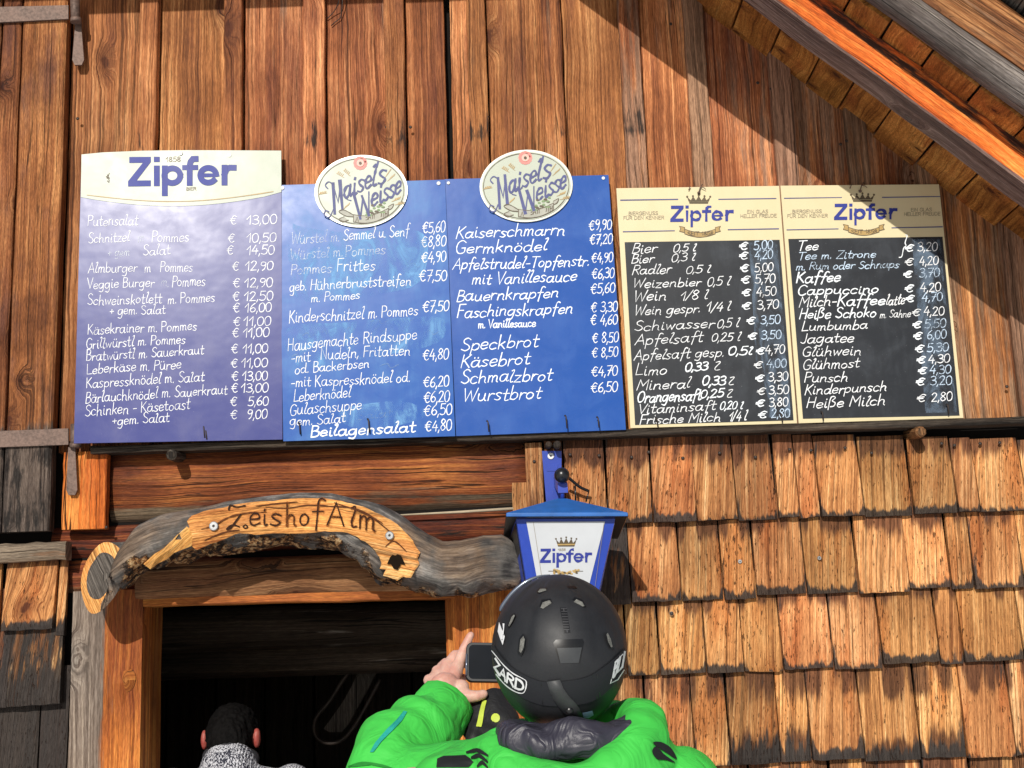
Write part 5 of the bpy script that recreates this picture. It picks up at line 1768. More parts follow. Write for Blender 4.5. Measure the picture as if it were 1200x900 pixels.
for _ in range(46):
    a_ = rr.uniform(-1, 1)
    b_ = 670.5 + 3.4 * abs(a_) ** .5 * rr.uniform(-1.1, .5) + (1 - abs(a_)) * 1.5
    ik.fill(arc(663 + a_ * 15, b_, 1.5, 1.1, 0, 320, 6), 2 if rr.random() < .65 else 1)
for sg_ in (-1, 1):
    ik.stroke([(663 + sg_ * 10, 669.5), (663 + sg_ * 20, 669.3)], .7, 1)
for l_ in ([(625, 612), (637, 690)], [(708, 612), (697, 690)]):
    ik.stroke(l_, .5, 3)
ik.build('pane_print', [PR_BLUE, PR_DARK, PR_GOLD, PR_GREY], lan)

# ------------------------------------------------------------------ people: helpers
def capsule(m, p0, p1, r0, r1, n=18, flat=1.0, ref=None):
    p0, p1 = Vector(p0), Vector(p1)
    t_ = (p1 - p0)
    L = t_.length
    t_ = t_ / L
    ref = Vector(ref) if ref is not None else (Z if abs(t_.z) < .9 else Y)
    s = t_.cross(ref).normalized()
    b = s.cross(t_)
    rings = []
    K = 5
    prof = [(-r0 * math.cos(math.pi / 2 * i / K), r0 * math.sin(math.pi / 2 * i / K)) for i in range(K + 1)]
    prof[0] = (-r0 * .999, r0 * .05)
    prof += [(L * f, r0 + (r1 - r0) * f) for f in (.25, .5, .75)]
    prof += [(L + r1 * math.sin(math.pi / 2 * i / K), r1 * math.cos(math.pi / 2 * i / K)) for i in range(K + 1)]
    prof[-1] = (L + r1 * .999, r1 * .05)
    for a, r in prof:
        rings.append([p0 + t_ * a + s * (math.cos(2 * math.pi * j / n) * r) + b * (math.sin(2 * math.pi * j / n) * r * flat) for j in range(n)])
    m.loft(rings, sm=True)


def ellip(m, c, rx, ry, rz, rot=None, n=14):
    c = Vector(c)
    rings = []
    for i in range(n + 1):
        th = math.pi * (i + (.04 if i == 0 else 0) - (.04 if i == n else 0)) / n
        rg = []
        for j in range(2 * n):
            ph = math.pi * j / n
            p = Vector((rx * math.sin(th) * math.cos(ph), ry * math.sin(th) * math.sin(ph), -rz * math.cos(th)))
            if rot:
                p = rot @ p
            rg.append(c + p)
        rings.append(rg)
    m.loft(rings, sm=True)


def fuse(m, name, mat, parent, voxel=.008, smooth=6, disp=None, factor=.5):
    """Blend overlapping volumes into one continuous skin."""
    o = m.build(name + '_raw', mat, None)
    rm_ = o.modifiers.new('r', 'REMESH')
    rm_.mode, rm_.voxel_size, rm_.use_smooth_shade = 'VOXEL', voxel, True
    sm_ = o.modifiers.new('s', 'SMOOTH')
    sm_.iterations, sm_.factor = smooth, factor
    bpy.context.view_layer.update()
    dg = bpy.context.evaluated_depsgraph_get()
    me = bpy.data.meshes.new_from_object(o.evaluated_get(dg))
    me.name = name
    bpy.data.objects.remove(o)
    me.materials.clear()
    me.materials.append(mat)
    if disp:
        n_ = len(me.vertices)
        nn = [v.normal.copy() for v in me.vertices]
        for v, q in zip(me.vertices, nn):
            v.co = v.co + q * disp(v.co, q)
    me.polygons.foreach_set('use_smooth', [True] * len(me.polygons))
    me.update()
    r_ = bpy.data.objects.new(name, me)
    COL.objects.link(r_)
    if parent:
        r_.parent = parent
        r_.matrix_parent_inverse = parent.matrix_basis.inverted()
    return r_


def skin_mat(name, base, red):
    k = NT(name, 0.5, 0.4)
    tc = k.n('ShaderNodeTexCoord').outputs['Object']
    a = k.noise(tc, 35, 4)
    b = k.noise(tc, 260, 3)
    k.put(k.b.inputs['Base Color'], k.mix(k.step(a, .35, .68), base, red))
    k.b.inputs['Subsurface Weight'].default_value = .12
    k.b.inputs['Subsurface Radius'].default_value = (.012, .004, .002)
    k.bump(k.ma('MULTIPLY_ADD', b, .5, a), .25, .0015)
    return k.m


def cloth_mat(name, col, rough=.62, wr=.5, scale=14, dist=.02, spec=.3, weave=900, sheen=0.0):
    k = NT(name, rough, spec)
    tc = k.n('ShaderNodeTexCoord').outputs['Object']
    mp = k.n('ShaderNodeMapping')
    mp.inputs['Rotation'].default_value = (.5, .3, .7)
    mp.inputs['Scale'].default_value = (1.0, 1.6, .7)
    k.put(mp.inputs[0], tc)
    a = k.noise(mp.outputs[0], scale, 3, .5, .9)
    c = k.noise(tc, weave, 1)
    f = k.noise(tc, 9, 3)
    lo, hi = tuple(x * .88 for x in col), tuple(min(1, x * 1.1) for x in col)
    k.put(k.b.inputs['Base Color'], k.mix(f, lo, hi))
    ridge = k.ma('ABSOLUTE', k.ma('SUBTRACT', a, .5))
    k.bump(k.ma('ADD', k.ma('MULTIPLY', ridge, 1.0), k.ma('MULTIPLY', c, .012)), wr, dist)
    return k.m


SKIN = skin_mat('skin', (0.68, 0.42, 0.34), (0.60, 0.30, 0.24))
GREEN = cloth_mat('green_ski_jacket_cloth', (0.06, 0.56, 0.075), .62, .4, 12, .03)
LINING = cloth_mat('dark_satin_lining', (0.040, 0.038, 0.055), .42, .7, 14, .03, .45)
DARKCLOTH = cloth_mat('dark_trouser_cloth', (0.03, 0.03, 0.035), .7, .5, 12, .02)
BLACKPRINT = plain('black_jacket_print', (0.015, 0.016, 0.018), .6, .3)
HELMET = plain('matt_black_helmet_shell', (0.020, 0.021, 0.024), .52, .42, bumpy=.06, vary=.15, scale=300)
HBLACK = plain('glossy_black_trim', (0.010, 0.010, 0.011), .28, .5)
HSTRAP = cloth_mat('goggle_strap_elastic', (0.022, 0.023, 0.028), .75, .1, 30, .005, .25, 1500)
HVENT = plain('vent_mesh', (0.19, 0.19, 0.175), .7, .2, bumpy=.8, vary=.5, scale=700)
WHITE_T = plain('white_strap_print', (0.82, 0.83, 0.85), .5, .3)
GOG = plain('silver_goggle_frame', (0.16, 0.19, 0.25), .18, .6, .5)

# ------------------------------------------------------------------ the photographer in front of us
LP_ = 2.27
hc = PL(655.5, 763, LP_)                                   # middle of the helmet
man = empty('person', Vector((hc.x, hc.y, 0)), 'person in bright green ski jacket and black helmet holding up a phone, seen from behind', 'person')


def J(u, v, L):
    return PL(u, v, L)


neck = hc + Vector((0, -.015, -.175))
pel = Vector((hc.x, hc.y - .02, .98))
shL, shR = Vector((hc.x - .185, hc.y - .03, 1.475)), Vector((hc.x + .190, hc.y - .03, 1.465))
elL, wrL = J(452, 915, 2.44), J(519, 822, 2.60)
elR, wrR = shR + Vector((.075, .20, -.22)), Vector((hc.x + .085, hc.y + .40, 1.615))
m = MB()
# legs, trunk, neck, head, arms
for sx_ in (-1, 1):
    hip = pel + Vector((sx_ * .095, 0, -.02))
    kne = Vector((hc.x + sx_ * .115, hc.y + .02, .52))
    ank = Vector((hc.x + sx_ * .125, hc.y - .02, .09))
    capsule(m, hip, kne, .085, .058)
    capsule(m, kne, ank, .056, .038)
    capsule(m, ank + Vector((0, -.02, -.04)), ank + Vector((sx_ * .02, .14, -.055)), .04, .035)
capsule(m, pel, pel + Vector((0, .01, .28)), .135, .13, flat=.75, ref=Y)
capsule(m, pel + Vector((0, .01, .28)), neck + Vector((0, -.01, -.12)), .14, .12, flat=.75, ref=Y)
capsule(m, neck + Vector((0, -.02, -.1)), hc + Vector((0, 0, -.08)), .055, .055)
ellip(m, hc + Vector((0, .012, -.03)), .075, .098, .112)
ellip(m, hc + Vector((0, .10, -.045)), .016, .022, .02)
ellip(m, hc + Vector((0, .075, -.115)), .035, .03, .025)
for sh_, el_, wr_ in ((shL, elL, wrL), (shR, elR, wrR)):
    capsule(m, neck + Vector((0, 0, -.09)), sh_, .05, .055)
    capsule(m, sh_, el_, .05, .04)
    capsule(m, el_, wr_, .041, .028)


def hand(m, wrist, palm_c, fingers, thumb, pr=.03):
    capsule(m, wrist, palm_c, .026, .03)
    for chain in fingers + [thumb]:
        rads = chain[-1]
        pts_ = chain[:-1]
        for i in range(len(pts_) - 1):
            capsule(m, pts_[i], pts_[i + 1], rads[i], rads[i + 1], 12)


body_rest = m
fuse(m, 'body', SKIN, man, .012, 4)
# left hand on the phone: back of the hand to us
m = MB()
capsule(m, J(512, 834, 2.585), J(521, 806, 2.60), .027, .031, flat=.75, ref=J(512, 834, 2.585) - J(512, 834, 2.2))
kn_px = [((536, 781), 2.640), ((524, 780), 2.655), ((513, 787), 2.66), ((503, 797), 2.655)]     # index .. little knuckle
base_px = (526, 809)
wpt = J(524, 812, 2.605)
for (kp, kl), rr_ in zip(kn_px, (.0125, .0125, .012, .011)):
    capsule(m, wpt + (J(*kp, kl) - wpt) * .15, J(*kp, kl), .019, rr_ * 1.12)
capsule(m, J(524, 812, 2.61), J(540, 806, 2.60), .021, .017)
# index runs up along the phone's short edge
capsule(m, J(536, 781, 2.640), J(543, 763, 2.652), .0122, .0105)
capsule(m, J(543, 763, 2.652), J(548, 752, 2.655), .0105, .0095)
capsule(m, J(548, 752, 2.655), J(551.5, 744.5, 2.655), .0093, .0078)
# middle, ring, little fold behind the phone
for (kp, kl), (a_, b_, c_), rr_ in zip(kn_px[1:], (((533, 768, 2.672), (547, 766, 2.69), (559, 770, 2.695)), ((522, 777, 2.685), (540, 776, 2.70), (553, 781, 2.70)), ((513, 788, 2.68), (531, 790, 2.698), (544, 794, 2.698))), (.011, .0105, .0092)):
    k0 = J(*kp, kl)
    capsule(m, k0, J(*a_), rr_ * 1.05, rr_)
    capsule(m, J(*a_), J(*b_), rr_, rr_ * .92)
    capsule(m, J(*b_), J(*c_), rr_ * .92, rr_ * .78)
# thumb leaves the side of the palm and lies along the phone's lower edge
capsule(m, J(532, 812, 2.60), J(545, 816, 2.592), .0175, .0135)
capsule(m, J(545, 816, 2.592), J(558, 816, 2.590), .0135, .0118)
capsule(m, J(558, 816, 2.590), J(566.5, 813.5, 2.592), .0116, .0092)


def knuck(co, q):
    return .0006 * mnoise.noise(co * 90) + .0004 * mnoise.noise(co * 260)


fuse(m, 'hand', SKIN, man, .0026, 5, knuck)
# right hand, same grip mirrored on the far end of the phone
m = MB()
pc = wrR + Vector((0.0, .045, .055))
capsule(m, wrR, pc, .026, .03)
for i, (dx, dzz) in enumerate(((-.015, .03), (.0, .022), (.008, .008), (.012, -.008))):
    b0 = pc + Vector((dx, .02, dzz))
    b1 = b0 + Vector((-.03, .025, .012))
    b2 = b1 + Vector((-.03, .005, .0))
    capsule(m, pc, b0, .016, .0115)
    capsule(m, b0, b1, .0112, .0102)
    capsule(m, b1, b2, .010, .0085)
capsule(m, pc + Vector((-.01, -.01, -.015)), pc + Vector((-.045, -.012, -.02)), .016, .0115)
capsule(m, pc + Vector((-.045, -.012, -.02)), pc + Vector((-.07, -.006, -.012)), .0115, .009)
fuse(m, 'hand', SKIN, man, .004, 4)

# jacket
m = MB()
capsule(m, pel + Vector((0, 0, -.12)), pel + Vector((0, .0, .22)), .175, .17, flat=.75, ref=Y)
capsule(m, pel + Vector((0, 0, .22)), Vector((hc.x, hc.y - .02, 1.40)), .175, .165, flat=.78, ref=Y)
for sh_, s_ in ((shL, -1), (shR, 1)):
    capsule(m, Vector((hc.x, hc.y - .02, 1.46)), sh_ + Vector((-s_ * .01, 0, -.005)), .095, .083)
# left sleeve
mid = J(482, 862, 2.52)
capsule(m, shL, J(560, 925, 2.34), .085, .083)
capsule(m, J(560, 925, 2.34), J(455, 925, 2.44), .083, .082)
capsule(m, J(458, 912, 2.44), J(466, 885, 2.49), .082, .084)
capsule(m, J(466, 885, 2.49), J(500, 852, 2.55), .084, .068)
capsule(m, J(500, 852, 2.55), J(517, 834, 2.585), .066, .056)
# right sleeve
capsule(m, shR, elR, .085, .075)
capsule(m, elR, wrR + (elR - wrR) * .15, .075, .05)
# hood lying on the back, open collar round the neck
hood = []
for a in range(0, 361, 18):
    th = math.radians(a)
    hood.append(Vector((hc.x + .012 + .124 * math.cos(th), hc.y - .035 + .12 * math.sin(th), 1.575 + .055 * max(0, math.cos(th)) ** 2 + .012 * max(0, -math.cos(th)) + .02 * math.sin(th))))
for i in range(len(hood) - 1):
    back = max(0, -math.sin(math.radians(i * 18)))
    capsule(m, hood[i] + Vector((0, 0, -.04 - .012 * back)), hood[i + 1] + Vector((0, 0, -.04 - .012 * back)), .042, .042, 10)
    capsule(m, hood[i] + Vector((0, 0, -.085)), hood[i + 1] + Vector((0, 0, -.085)), .05, .05, 10)


for a_, b_, r0_, r1_ in (((512, 892, 2.36), (530, 887, 2.31), .010, .014), ((530, 887, 2.31), (552, 880, 2.27), .014, .017), ((552, 880, 2.27), (585, 866, 2.22), .017, .020), ((540, 894, 2.29), (580, 882, 2.21), .025, .03)):
    capsule(m, J(*a_), J(*b_), r0_, r1_, 12)


def folds(co, q):
    f = 0
    v = Vector((co.x * 7, co.y * 7, co.z * 7))
    f += .007 * (1 - 2 * abs(mnoise.noise(v * .8 + Vector((3, 0, 0)))))
    f += .0030 * (1 - 2.4 * abs(mnoise.noise(Vector((co.x * 13 + co.z * 7, co.y * 9, co.z * 13 - co.x * 6)))))
    f += .0006 * (1 - 2 * abs(mnoise.noise(Vector((co.x * 34, co.y * 26, co.z * 30)))))
    # rings of creases on the sleeve
    ax = (wrL - elL).normalized()
    d = (co - elL)
    al = d.dot(ax)
    if (d - ax * al).length < .12 and -.05 < al < .3:
        f += .0055 * math.sin(al * 95 + 4 * mnoise.noise(co * 9)) * max(0, min(1, mnoise.noise(co * 6) + .55))
    return f - .004


jk = fuse(m, 'jacket', GREEN, man, .0055, 9, folds)

# cuff
m = MB()
ax = (J(527, 817, 2.61) - J(508, 844, 2.565)).normalized()
cc = J(517, 833, 2.585)
s_ = ax.cross(Y).normalized()
b_ = s_.cross(ax)
rings = []
for al, rr_ in ((-.03, .060), (-.012, .061), (.01, .059), (.028, .0565), (.031, .053), (.026, .050), (-.01, .048)):
    rings.append([cc + ax * al + s_ * math.cos(2 * math.pi * j / 40) * rr_ * (1 + .03 * math.sin(j * 1.7)) + b_ * math.sin(2 * math.pi * j / 40) * rr_ * .86 * (1 + .02 * math.cos(j * 2.3)) for j in range(40)])
m.loft(rings, sm=True, caps=(False, False))
cf = m.build('cuff', GREEN, man)

# dark satin hood lining bunched under the helmet
m = MB()
lin = [(600, 864, 2.20), (618, 863, 2.185), (645, 862, 2.165), (670, 861, 2.16), (700, 859, 2.165), (720, 858, 2.18), (734, 857, 2.20)]
for (a0, b0) in zip(lin[:-1], lin[1:]):
    capsule(m, J(*a0), J(*b0), .024, .024, 14)
for (a0, b0) in zip([(600, 868, 2.17), (640, 871, 2.15), (690, 868, 2.15)], [(640, 871, 2.15), (690, 868, 2.15), (732, 861, 2.17)]):
    capsule(m, J(*a0), J(*b0), .022, .022, 14)


def satin(co, q):
    return .0075 * (1 - 2.6 * abs(mnoise.noise(Vector((co.x * 17 + co.z * 9, co.y * 8, co.z * 11))))) + .003 * (1 - 2 * abs(mnoise.noise(Vector((co.x * 30 - co.z * 20, co.y * 20, co.z * 18)))))


fuse(m, 'hood_lining', LINING, man, .005, 4, satin)
# trousers and boots
m = MB()
for sx_ in (-1, 1):
    hip = pel + Vector((sx_ * .1, 0, -.05))
    kne = Vector((hc.x + sx_ * .115, hc.y + .02, .52))
    ank = Vector((hc.x + sx_ * .125, hc.y - .02, .16))
    capsule(m, hip, kne, .115, .092)
    capsule(m, kne, ank, .092, .088)
fuse(m, 'trousers', DARKCLOTH, man, .015, 5)
for sx_ in (-1, 1):
    m = MB()
    ank = Vector((hc.x + sx_ * .125, hc.y - .02, .10))
    capsule(m, ank + Vector((0, 0, .16)), ank, .07, .065)
    capsule(m, ank + Vector((0, -.03, -.03)), ank + Vector((sx_ * .02, .17, -.05)), .066, .05)
    fuse(m, 'boot', HBLACK, man, .01, 4)

# ---- helmet
HR = (.1175, .148, .131)
TILT = math.radians(-9)                                    # head tipped back
HM = Matrix.Rotation(-TILT * -1, 3, 'X')
HM = Matrix.Rotation(math.radians(8), 3, 'X')              # crown leans towards us
hcen = PL(655.5, 762.5, LP_)


def hpt(lon, lat, k=1.0):
    """lon 0 = back (towards us), + to the right; lat up; k scales outward"""
    ex = 1.0
    cl, sl_ = math.cos(lat), math.sin(lat)
    x = HR[0] * math.copysign(abs(cl) ** ex, cl) * math.sin(lon)
    y = -HR[1] * math.copysign(abs(cl) ** ex, cl) * math.cos(lon)
    z = HR[2] * math.copysign(abs(sl_) ** ex, sl_)
    return hcen + HM @ (Vector((x, y, z)) * k)


def hray(u, v, k=1.0):
    """where the sight line of a picture point first meets the shell (radius factor k)"""
    q = HM.transposed() @ ray(u, v)
    o = HM.transposed() @ (CAM - hcen)
    a = sum((q[i] / (HR[i] * k)) ** 2 for i in range(3))
    b = 2 * sum(q[i] * o[i] / (HR[i] * k) ** 2 for i in range(3))
    c = sum((o[i] / (HR[i] * k)) ** 2 for i in range(3)) - 1
    D = b * b - 4 * a * c
    t_ = (-b - math.sqrt(max(D, 0))) / (2 * a)
    return CAM + ray(u, v) * t_


m = MB()
rings = []
lat0 = math.radians(-62)
NL = 96
for i in range(41):
    lat = lat0 + (math.radians(89) - lat0) * i / 40
    rg = []
    for j in range(NL):
        lon = 2 * math.pi * j / NL
        fl = 1.0
        # soft ridges that run over the crown
        rid = .012 * max(0, math.cos(3 * lon)) * max(0, math.sin(2 * max(lat, 0)))
        cut = 0
        fro = max(0, -math.cos(lon))                      # front opening is higher
        lim = lat0 + (math.radians(6) - lat0) * fro ** .8
        la = max(lat, lim)
        lw = abs((lon + math.pi) % (2 * math.pi) - math.pi)
        ss = lambda v_, a_, b_: max(0, min(1, (v_ - a_) / (b_ - a_))) ** 2 * (3 - 2 * max(0, min(1, (v_ - a_) / (b_ - a_))))
        dg_ = math.radians
        rec = ss(lw, dg_(24), dg_(31)) * (1 - ss(lw, dg_(60), dg_(68))) * ss(la, dg_(-8), dg_(12)) * (1 - ss(la, dg_(60), dg_(78)))
        rec += .7 * ss(lw, dg_(92), dg_(100)) * ss(la, dg_(5), dg_(20)) * (1 - ss(la, dg_(60), dg_(78)))
        rg.append(hpt(lon, la, 1.0 - rec * .022))
    rings.append(rg)
rings = [[hcen + (p - hcen) * .9 for p in rings[0]]] + rings
m.loft(rings, sm=True, caps=(False, True))
helm = m.build('helmet', HELMET, man)
# dark inside and rolled rim
m = MB()
ringr = [hpt(2 * math.pi * j / NL, lat0 + (math.radians(6) - lat0) * max(0, -math.cos(2 * math.pi * j / NL)) ** .8, .985) for j in range(NL)]
m.tube(ringr + [ringr[0]], .006, 8)
m.build('helmet_rim', HBLACK, helm)


def hpoly(m, pts, k=1.0, mi=0, sub=6, th=0.0):
    """Patch on the shell: outline in picture points, laid on the curved surface."""
    c = (sum(p[0] for p in pts) / len(pts), sum(p[1] for p in pts) / len(pts))
    n = len(pts)
    dense_ = []
    for i in range(n):
        a, b = pts[i], pts[(i + 1) % n]
        for s_ in range(sub):
            dense_.append((a[0] + (b[0] - a[0]) * s_ / sub, a[1] + (b[1] - a[1]) * s_ / sub))
    N_ = len(dense_)
    rows = []
    for f_ in (1.0, .75, .5, .25):
        rows.append([m.vert(hray(c[0] + (p[0] - c[0]) * f_, c[1] + (p[1] - c[1]) * f_, k), (0, 0, 0, 1)) for p in dense_])
    cv = m.vert(hray(*c, k), (0, 0, 0, 1))
    for r_ in range(3):
        for i in range(N_):
            j = (i + 1) % N_
            m.face([rows[r_][i], rows[r_][j], rows[r_ + 1][j], rows[r_ + 1][i]], q0, mi, True)
    for i in range(N_):
        m.face([rows[3][i], rows[3][(i + 1) % N_], cv], [(0, 0)] * 3, mi, True)


def hstroke(m, pts, w, k=1.006, mi=0):
    class S_:
        n = OUT

        def __call__(self, u, v, lift=0):
            return hray(u, v, k + lift * 3)
    i_ = Ink(S_(), 0)
    i_.m = m
    i_.stroke(pts, w, mi)


px = lambda a, b: (460 + a / 3.75, 660 + b / 3.75)          # from the enlarged crop
m = MB()
for ol, inn_ in (([(645, 190), (655, 160), (695, 155), (703, 175), (660, 202)], [(650, 195), (660, 172), (690, 162), (699, 175), (662, 200)]),
                 ([(790, 160), (800, 148), (835, 160), (850, 188), (838, 192)], [(796, 170), (808, 158), (834, 170), (844, 188), (836, 190)]),
                 ([(632, 126), (645, 108), (678, 108), (680, 120), (645, 132)], [(638, 126), (648, 112), (674, 112), (676, 119), (646, 129)]),
                 ([(548, 392), (556, 330), (574, 308), (586, 330), (580, 375), (566, 410)], [(556, 386), (562, 335), (575, 320), (581, 335), (575, 372), (564, 395)]),
                 ([(936, 310), (944, 300), (962, 330), (972, 372), (962, 378), (946, 350)], [(940, 312), (946, 306), (960, 334), (967, 368), (961, 370), (948, 346)]),
                 ([(504, 275), (520, 232), (536, 218), (541, 230), (526, 262), (510, 284)], [(508, 274), (522, 238), (534, 225), (537, 231), (524, 260), (512, 278)])):
    hpoly(m, [px(*p) for p in ol], 1.002, 0)
    hpoly(m, [px(*p) for p in inn_], 1.0045, 1)
    m.build('vent', [HBLACK, HVENT], helm)
    m = MB()
# top slot, dark
hpoly(m, [px(*p) for p in ((735, 195), (765, 195), (782, 305), (755, 308))], 1.002, 0)
for k_ in range(9):
    a_, b_ = 200 + k_ * 11.5, 0
    hstroke(m, [px(741 + k_ * 1.6, a_), px(766 + k_ * 1.2, a_)], .9, 1.006, 2)
hstroke(m, [px(752, 200), px(768, 303)], 1.4, 1.007, 2)
m.build('vent', [HBLACK, HVENT, plain('dark_grey_plastic', (.06, .06, .065), .4, .5)], helm)
m = MB()
hpoly(m, [px(*p) for p in ((765, 100), (800, 98), (812, 108), (775, 112))], 1.002, 0)
m.build('vent', HBLACK, helm)
m = MB()
hpoly(m, [px(*p) for p in ((706, 350), (718, 336), (835, 332), (842, 345), (825, 440), (735, 440))], 1.0015, 0)
hpoly(m, [px(*p) for p in ((722, 372), (832, 370), (818, 438), (738, 440))], 1.0065, 1)
hpoly(m, [px(*p) for p in ((722, 358), (822, 354), (822, 368), (722, 372))], 1.008, 0)
m.build('rear_adjuster', [HBLACK, plain('grey_black_plastic', (.045, .048, .052), .38, .5)], helm)
# goggle strap: band hugging the shell
lower = [(431, 372), (450, 450), (490, 520), (545, 575), (600, 605), (650, 622), (700, 628), (760, 627), (820, 622), (880, 606), (930, 575), (970, 535), (1003, 490), (1022, 440)]
upper = [(447, 360), (468, 400), (520, 455), (575, 490), (625, 512), (660, 522), (705, 522), (760, 519), (820, 510), (870, 494), (920, 462), (960, 432), (1000, 395), (1022, 372)]
m = MB()
def band(k, f0, f1, mi):
    L, U = smooth_poly(lower, 4), smooth_poly(upper, 4)
    rows = []
    for f_ in (f0, f0 * .66 + f1 * .34, f0 * .33 + f1 * .67, f1):
        rows.append([m.vert(hray(*px(l[0] + (u_[0] - l[0]) * f_, l[1] + (u_[1] - l[1]) * f_), k), (0, 0, 0, 1)) for l, u_ in zip(L, U)])
    for r_ in range(3):
        for i in range(len(L) - 1):
            m.face([rows[r_][i], rows[r_][i + 1], rows[r_ + 1][i + 1], rows[r_ + 1][i]], q0, mi, True)
band(1.012, 0, 1, 0)
for xs_ in ((652, 530, 660, 622), (880, 492, 900, 596), (900, 490, 912, 585)):
    hstroke(m, [px(xs_[0], xs_[1]), px(xs_[2], xs_[3])], 1.2, 1.018, 1)
strap_o = m.build('goggle_strap', [HSTRAP, HBLACK], helm)
# lettering on the strap
m = MB()


def strap_text(txt, p0, p1, h, w, mi, slant=.15):
    class S_:
        n = OUT

        def __call__(self, u, v, lift=0):
            return hray(u, v, 1.0195 + lift * 4)
    i_ = Ink(S_(), 0)
    i_.m = m
    i_.text(txt, p0[0], p0[1], p1[0], p1[1], h, w, slant, jit=0, mi=mi)


def letters_path(txt, path, h, w, mi):
    n_ = len(txt)
    for i, ch in enumerate(txt):
        a, b = path[i], path[i + 1]
        strap_text(ch, px(*a), px(*b), h, w, mi, .1)


letters_path('ZARD', [(446, 455), (470, 492), (497, 520), (533, 545), (577, 566)], 11.5, 2.6, 0)
# outline plate round the word
ol = [px(*p) for p in ((436, 385), (455, 408), (490, 450), (530, 485), (570, 506), (588, 522), (582, 560), (566, 572), (530, 560), (490, 530), (455, 488))]
hstroke(m, smooth_poly(ol, 3), 1.3, 1.017, 0)
m.build('strap_lettering', [WHITE_T], strap_o)
m = MB()
strap_text('BLI', px(966, 505), px(1014, 452), 15, 2.4, 0, .25)
hstroke(m, [px(*p) for p in ((1012, 400), (982, 432), (958, 528), (990, 512), (1018, 470))], 1.2, 1.017, 0)
m.build('strap_lettering', [WHITE_T], strap_o)
m = MB()
strap_text('W', px(478, 345), px(486, 300), 8, 2.2, 0)
hpoly(m, [px(*p) for p in ((462, 300), (468, 258), (480, 290), (493, 322), (484, 360), (472, 330))], 1.004, 0)
m.build('strap_lettering', [WHITE_T], strap_o)
# leather clip tab
m = MB()
tabL = [(678, 522), (690, 560), (706, 600), (728, 630), (760, 665), (795, 690)]
tabR = [(736, 514), (752, 552), (772, 582), (800, 610), (822, 640), (845, 688)]
prev_ = None
for l_, r2 in zip(tabL, tabR):
    row = [m.vert(hray(*px(*l_), 1.03), (0, 0, 0, 1)), m.vert(hray(*px((l_[0] + r2[0]) / 2, (l_[1] + r2[1]) / 2), 1.036), (0, 0, 0, 1)), m.vert(hray(*px(*r2), 1.03), (0, 0, 0, 1))]
    if prev_:
        m.face([prev_[0], row[0], row[1], prev_[1]], q0, 0, True)
        m.face([prev_[1], row[1], row[2], prev_[2]], q0, 0, True)
    prev_ = row
m.ball(hray(*px(778, 648), 1.045), .006, 7, (1, .5, 1), mi=1)
tab = m.build('strap_clip', [plain('worn_grey_leather', (.05, .052, .055), .5, .4, bumpy=.3, vary=.3), HBLACK], strap_o)
tm = tab.modifiers.new('t', 'SOLIDIFY')
tm.thickness = .002
m = MB()
hpoly(m, [px(*p) for p in ((835, 658), (878, 648), (884, 668), (860, 682), (840, 680))], 1.006, 0, 3)
m.build('sticker', plain('pale_blue_sticker', (.35, .55, .75), .5, .3), helm)
# goggles worn on the front of the helmet: rim that shows past the left edge
m = MB()
gp = [(470, 208), (480, 186), (496, 162), (520, 132), (550, 104), (580, 82), (612, 65), (650, 53), (690, 48)]
grow = []
for q_ in gp:
    u, v = px(*q_)
    grow.append(PL(u + .8, v + .8, LP_ + .035))
gsm = smooth_poly([tuple(p) for p in grow], 3)
m.tube(gsm, [.0028 * min(1, (i_ + 1) / 3, (len(gsm) - i_) / 10) + .0003 for i_ in range(len(gsm))], 10, flat=1.3)
lonr = [math.radians(a_) for a_ in range(128, 233, 8)]
m.tube([hpt(l_, math.radians(16), 1.07) for l_ in lonr], .013, 8)
m.tube([hpt(l_, math.radians(-16), 1.05) for l_ in lonr], .011, 8)
m.build('goggles', GOG, man)

# black shoulder prints on the jacket: shapes draped on the cloth by projecting along the surface normal
from mathutils.bvhtree import BVHTree
bvh = BVHTree.FromPolygons([v.co.copy() for v in jk.data.vertices], [tuple(p.vertices) for p in jk.data.polygons])


def drape(name, polys, mat, parent, lift=.0022):
    m = MB()
    for pts_ in polys:
        n = len(pts_)
        c = (sum(p[0] for p in pts_) / n, sum(p[1] for p in pts_) / n)
        dn = []
        for i in range(n):
            a, b = pts_[i], pts_[(i + 1) % n]
            for s_ in range(4):
                dn.append((a[0] + (b[0] - a[0]) * s_ / 4, a[1] + (b[1] - a[1]) * s_ / 4))
        rows = []
        ok = True
        for f_ in (1, .66, .33, .05):
            row = []
            for p in dn:
                u, v = c[0] + (p[0] - c[0]) * f_, c[1] + (p[1] - c[1]) * f_
                h_ = bvh.ray_cast(CAM, ray(u, v), 4.0)
                if h_[0] is None:
                    ok = False
                    break
                row.append(m.vert(h_[0] + (h_[1] if h_[1].dot(ray(u, v)) < 0 else -h_[1]) * lift, (0, 0, 0, 1)))
            if not ok:
                break
            rows.append(row)
        if not ok:
            continue
        N_ = len(dn)
        for r_ in range(3):
            for i in range(N_):
                j = (i + 1) % N_
                m.face([rows[r_][i], rows[r_][j], rows[r_ + 1][j], rows[r_ + 1][i]], q0, 0, True)
        m.face(rows[3], [(0, 0)] * N_, 0, True)
    return m.build(name, mat, parent)


SEAM = plain('dark_green_seam', (.02, .22, .03), .7, .2)


def cpoly(pts_):
    return smooth_poly(pts_ + [pts_[0]], 4)[:-1]


def line_poly(pts_, w_):
    sm_ = smooth_poly(pts_, 4)
    return sm_ + [(u, v + w_) for u, v in sm_[::-1]]


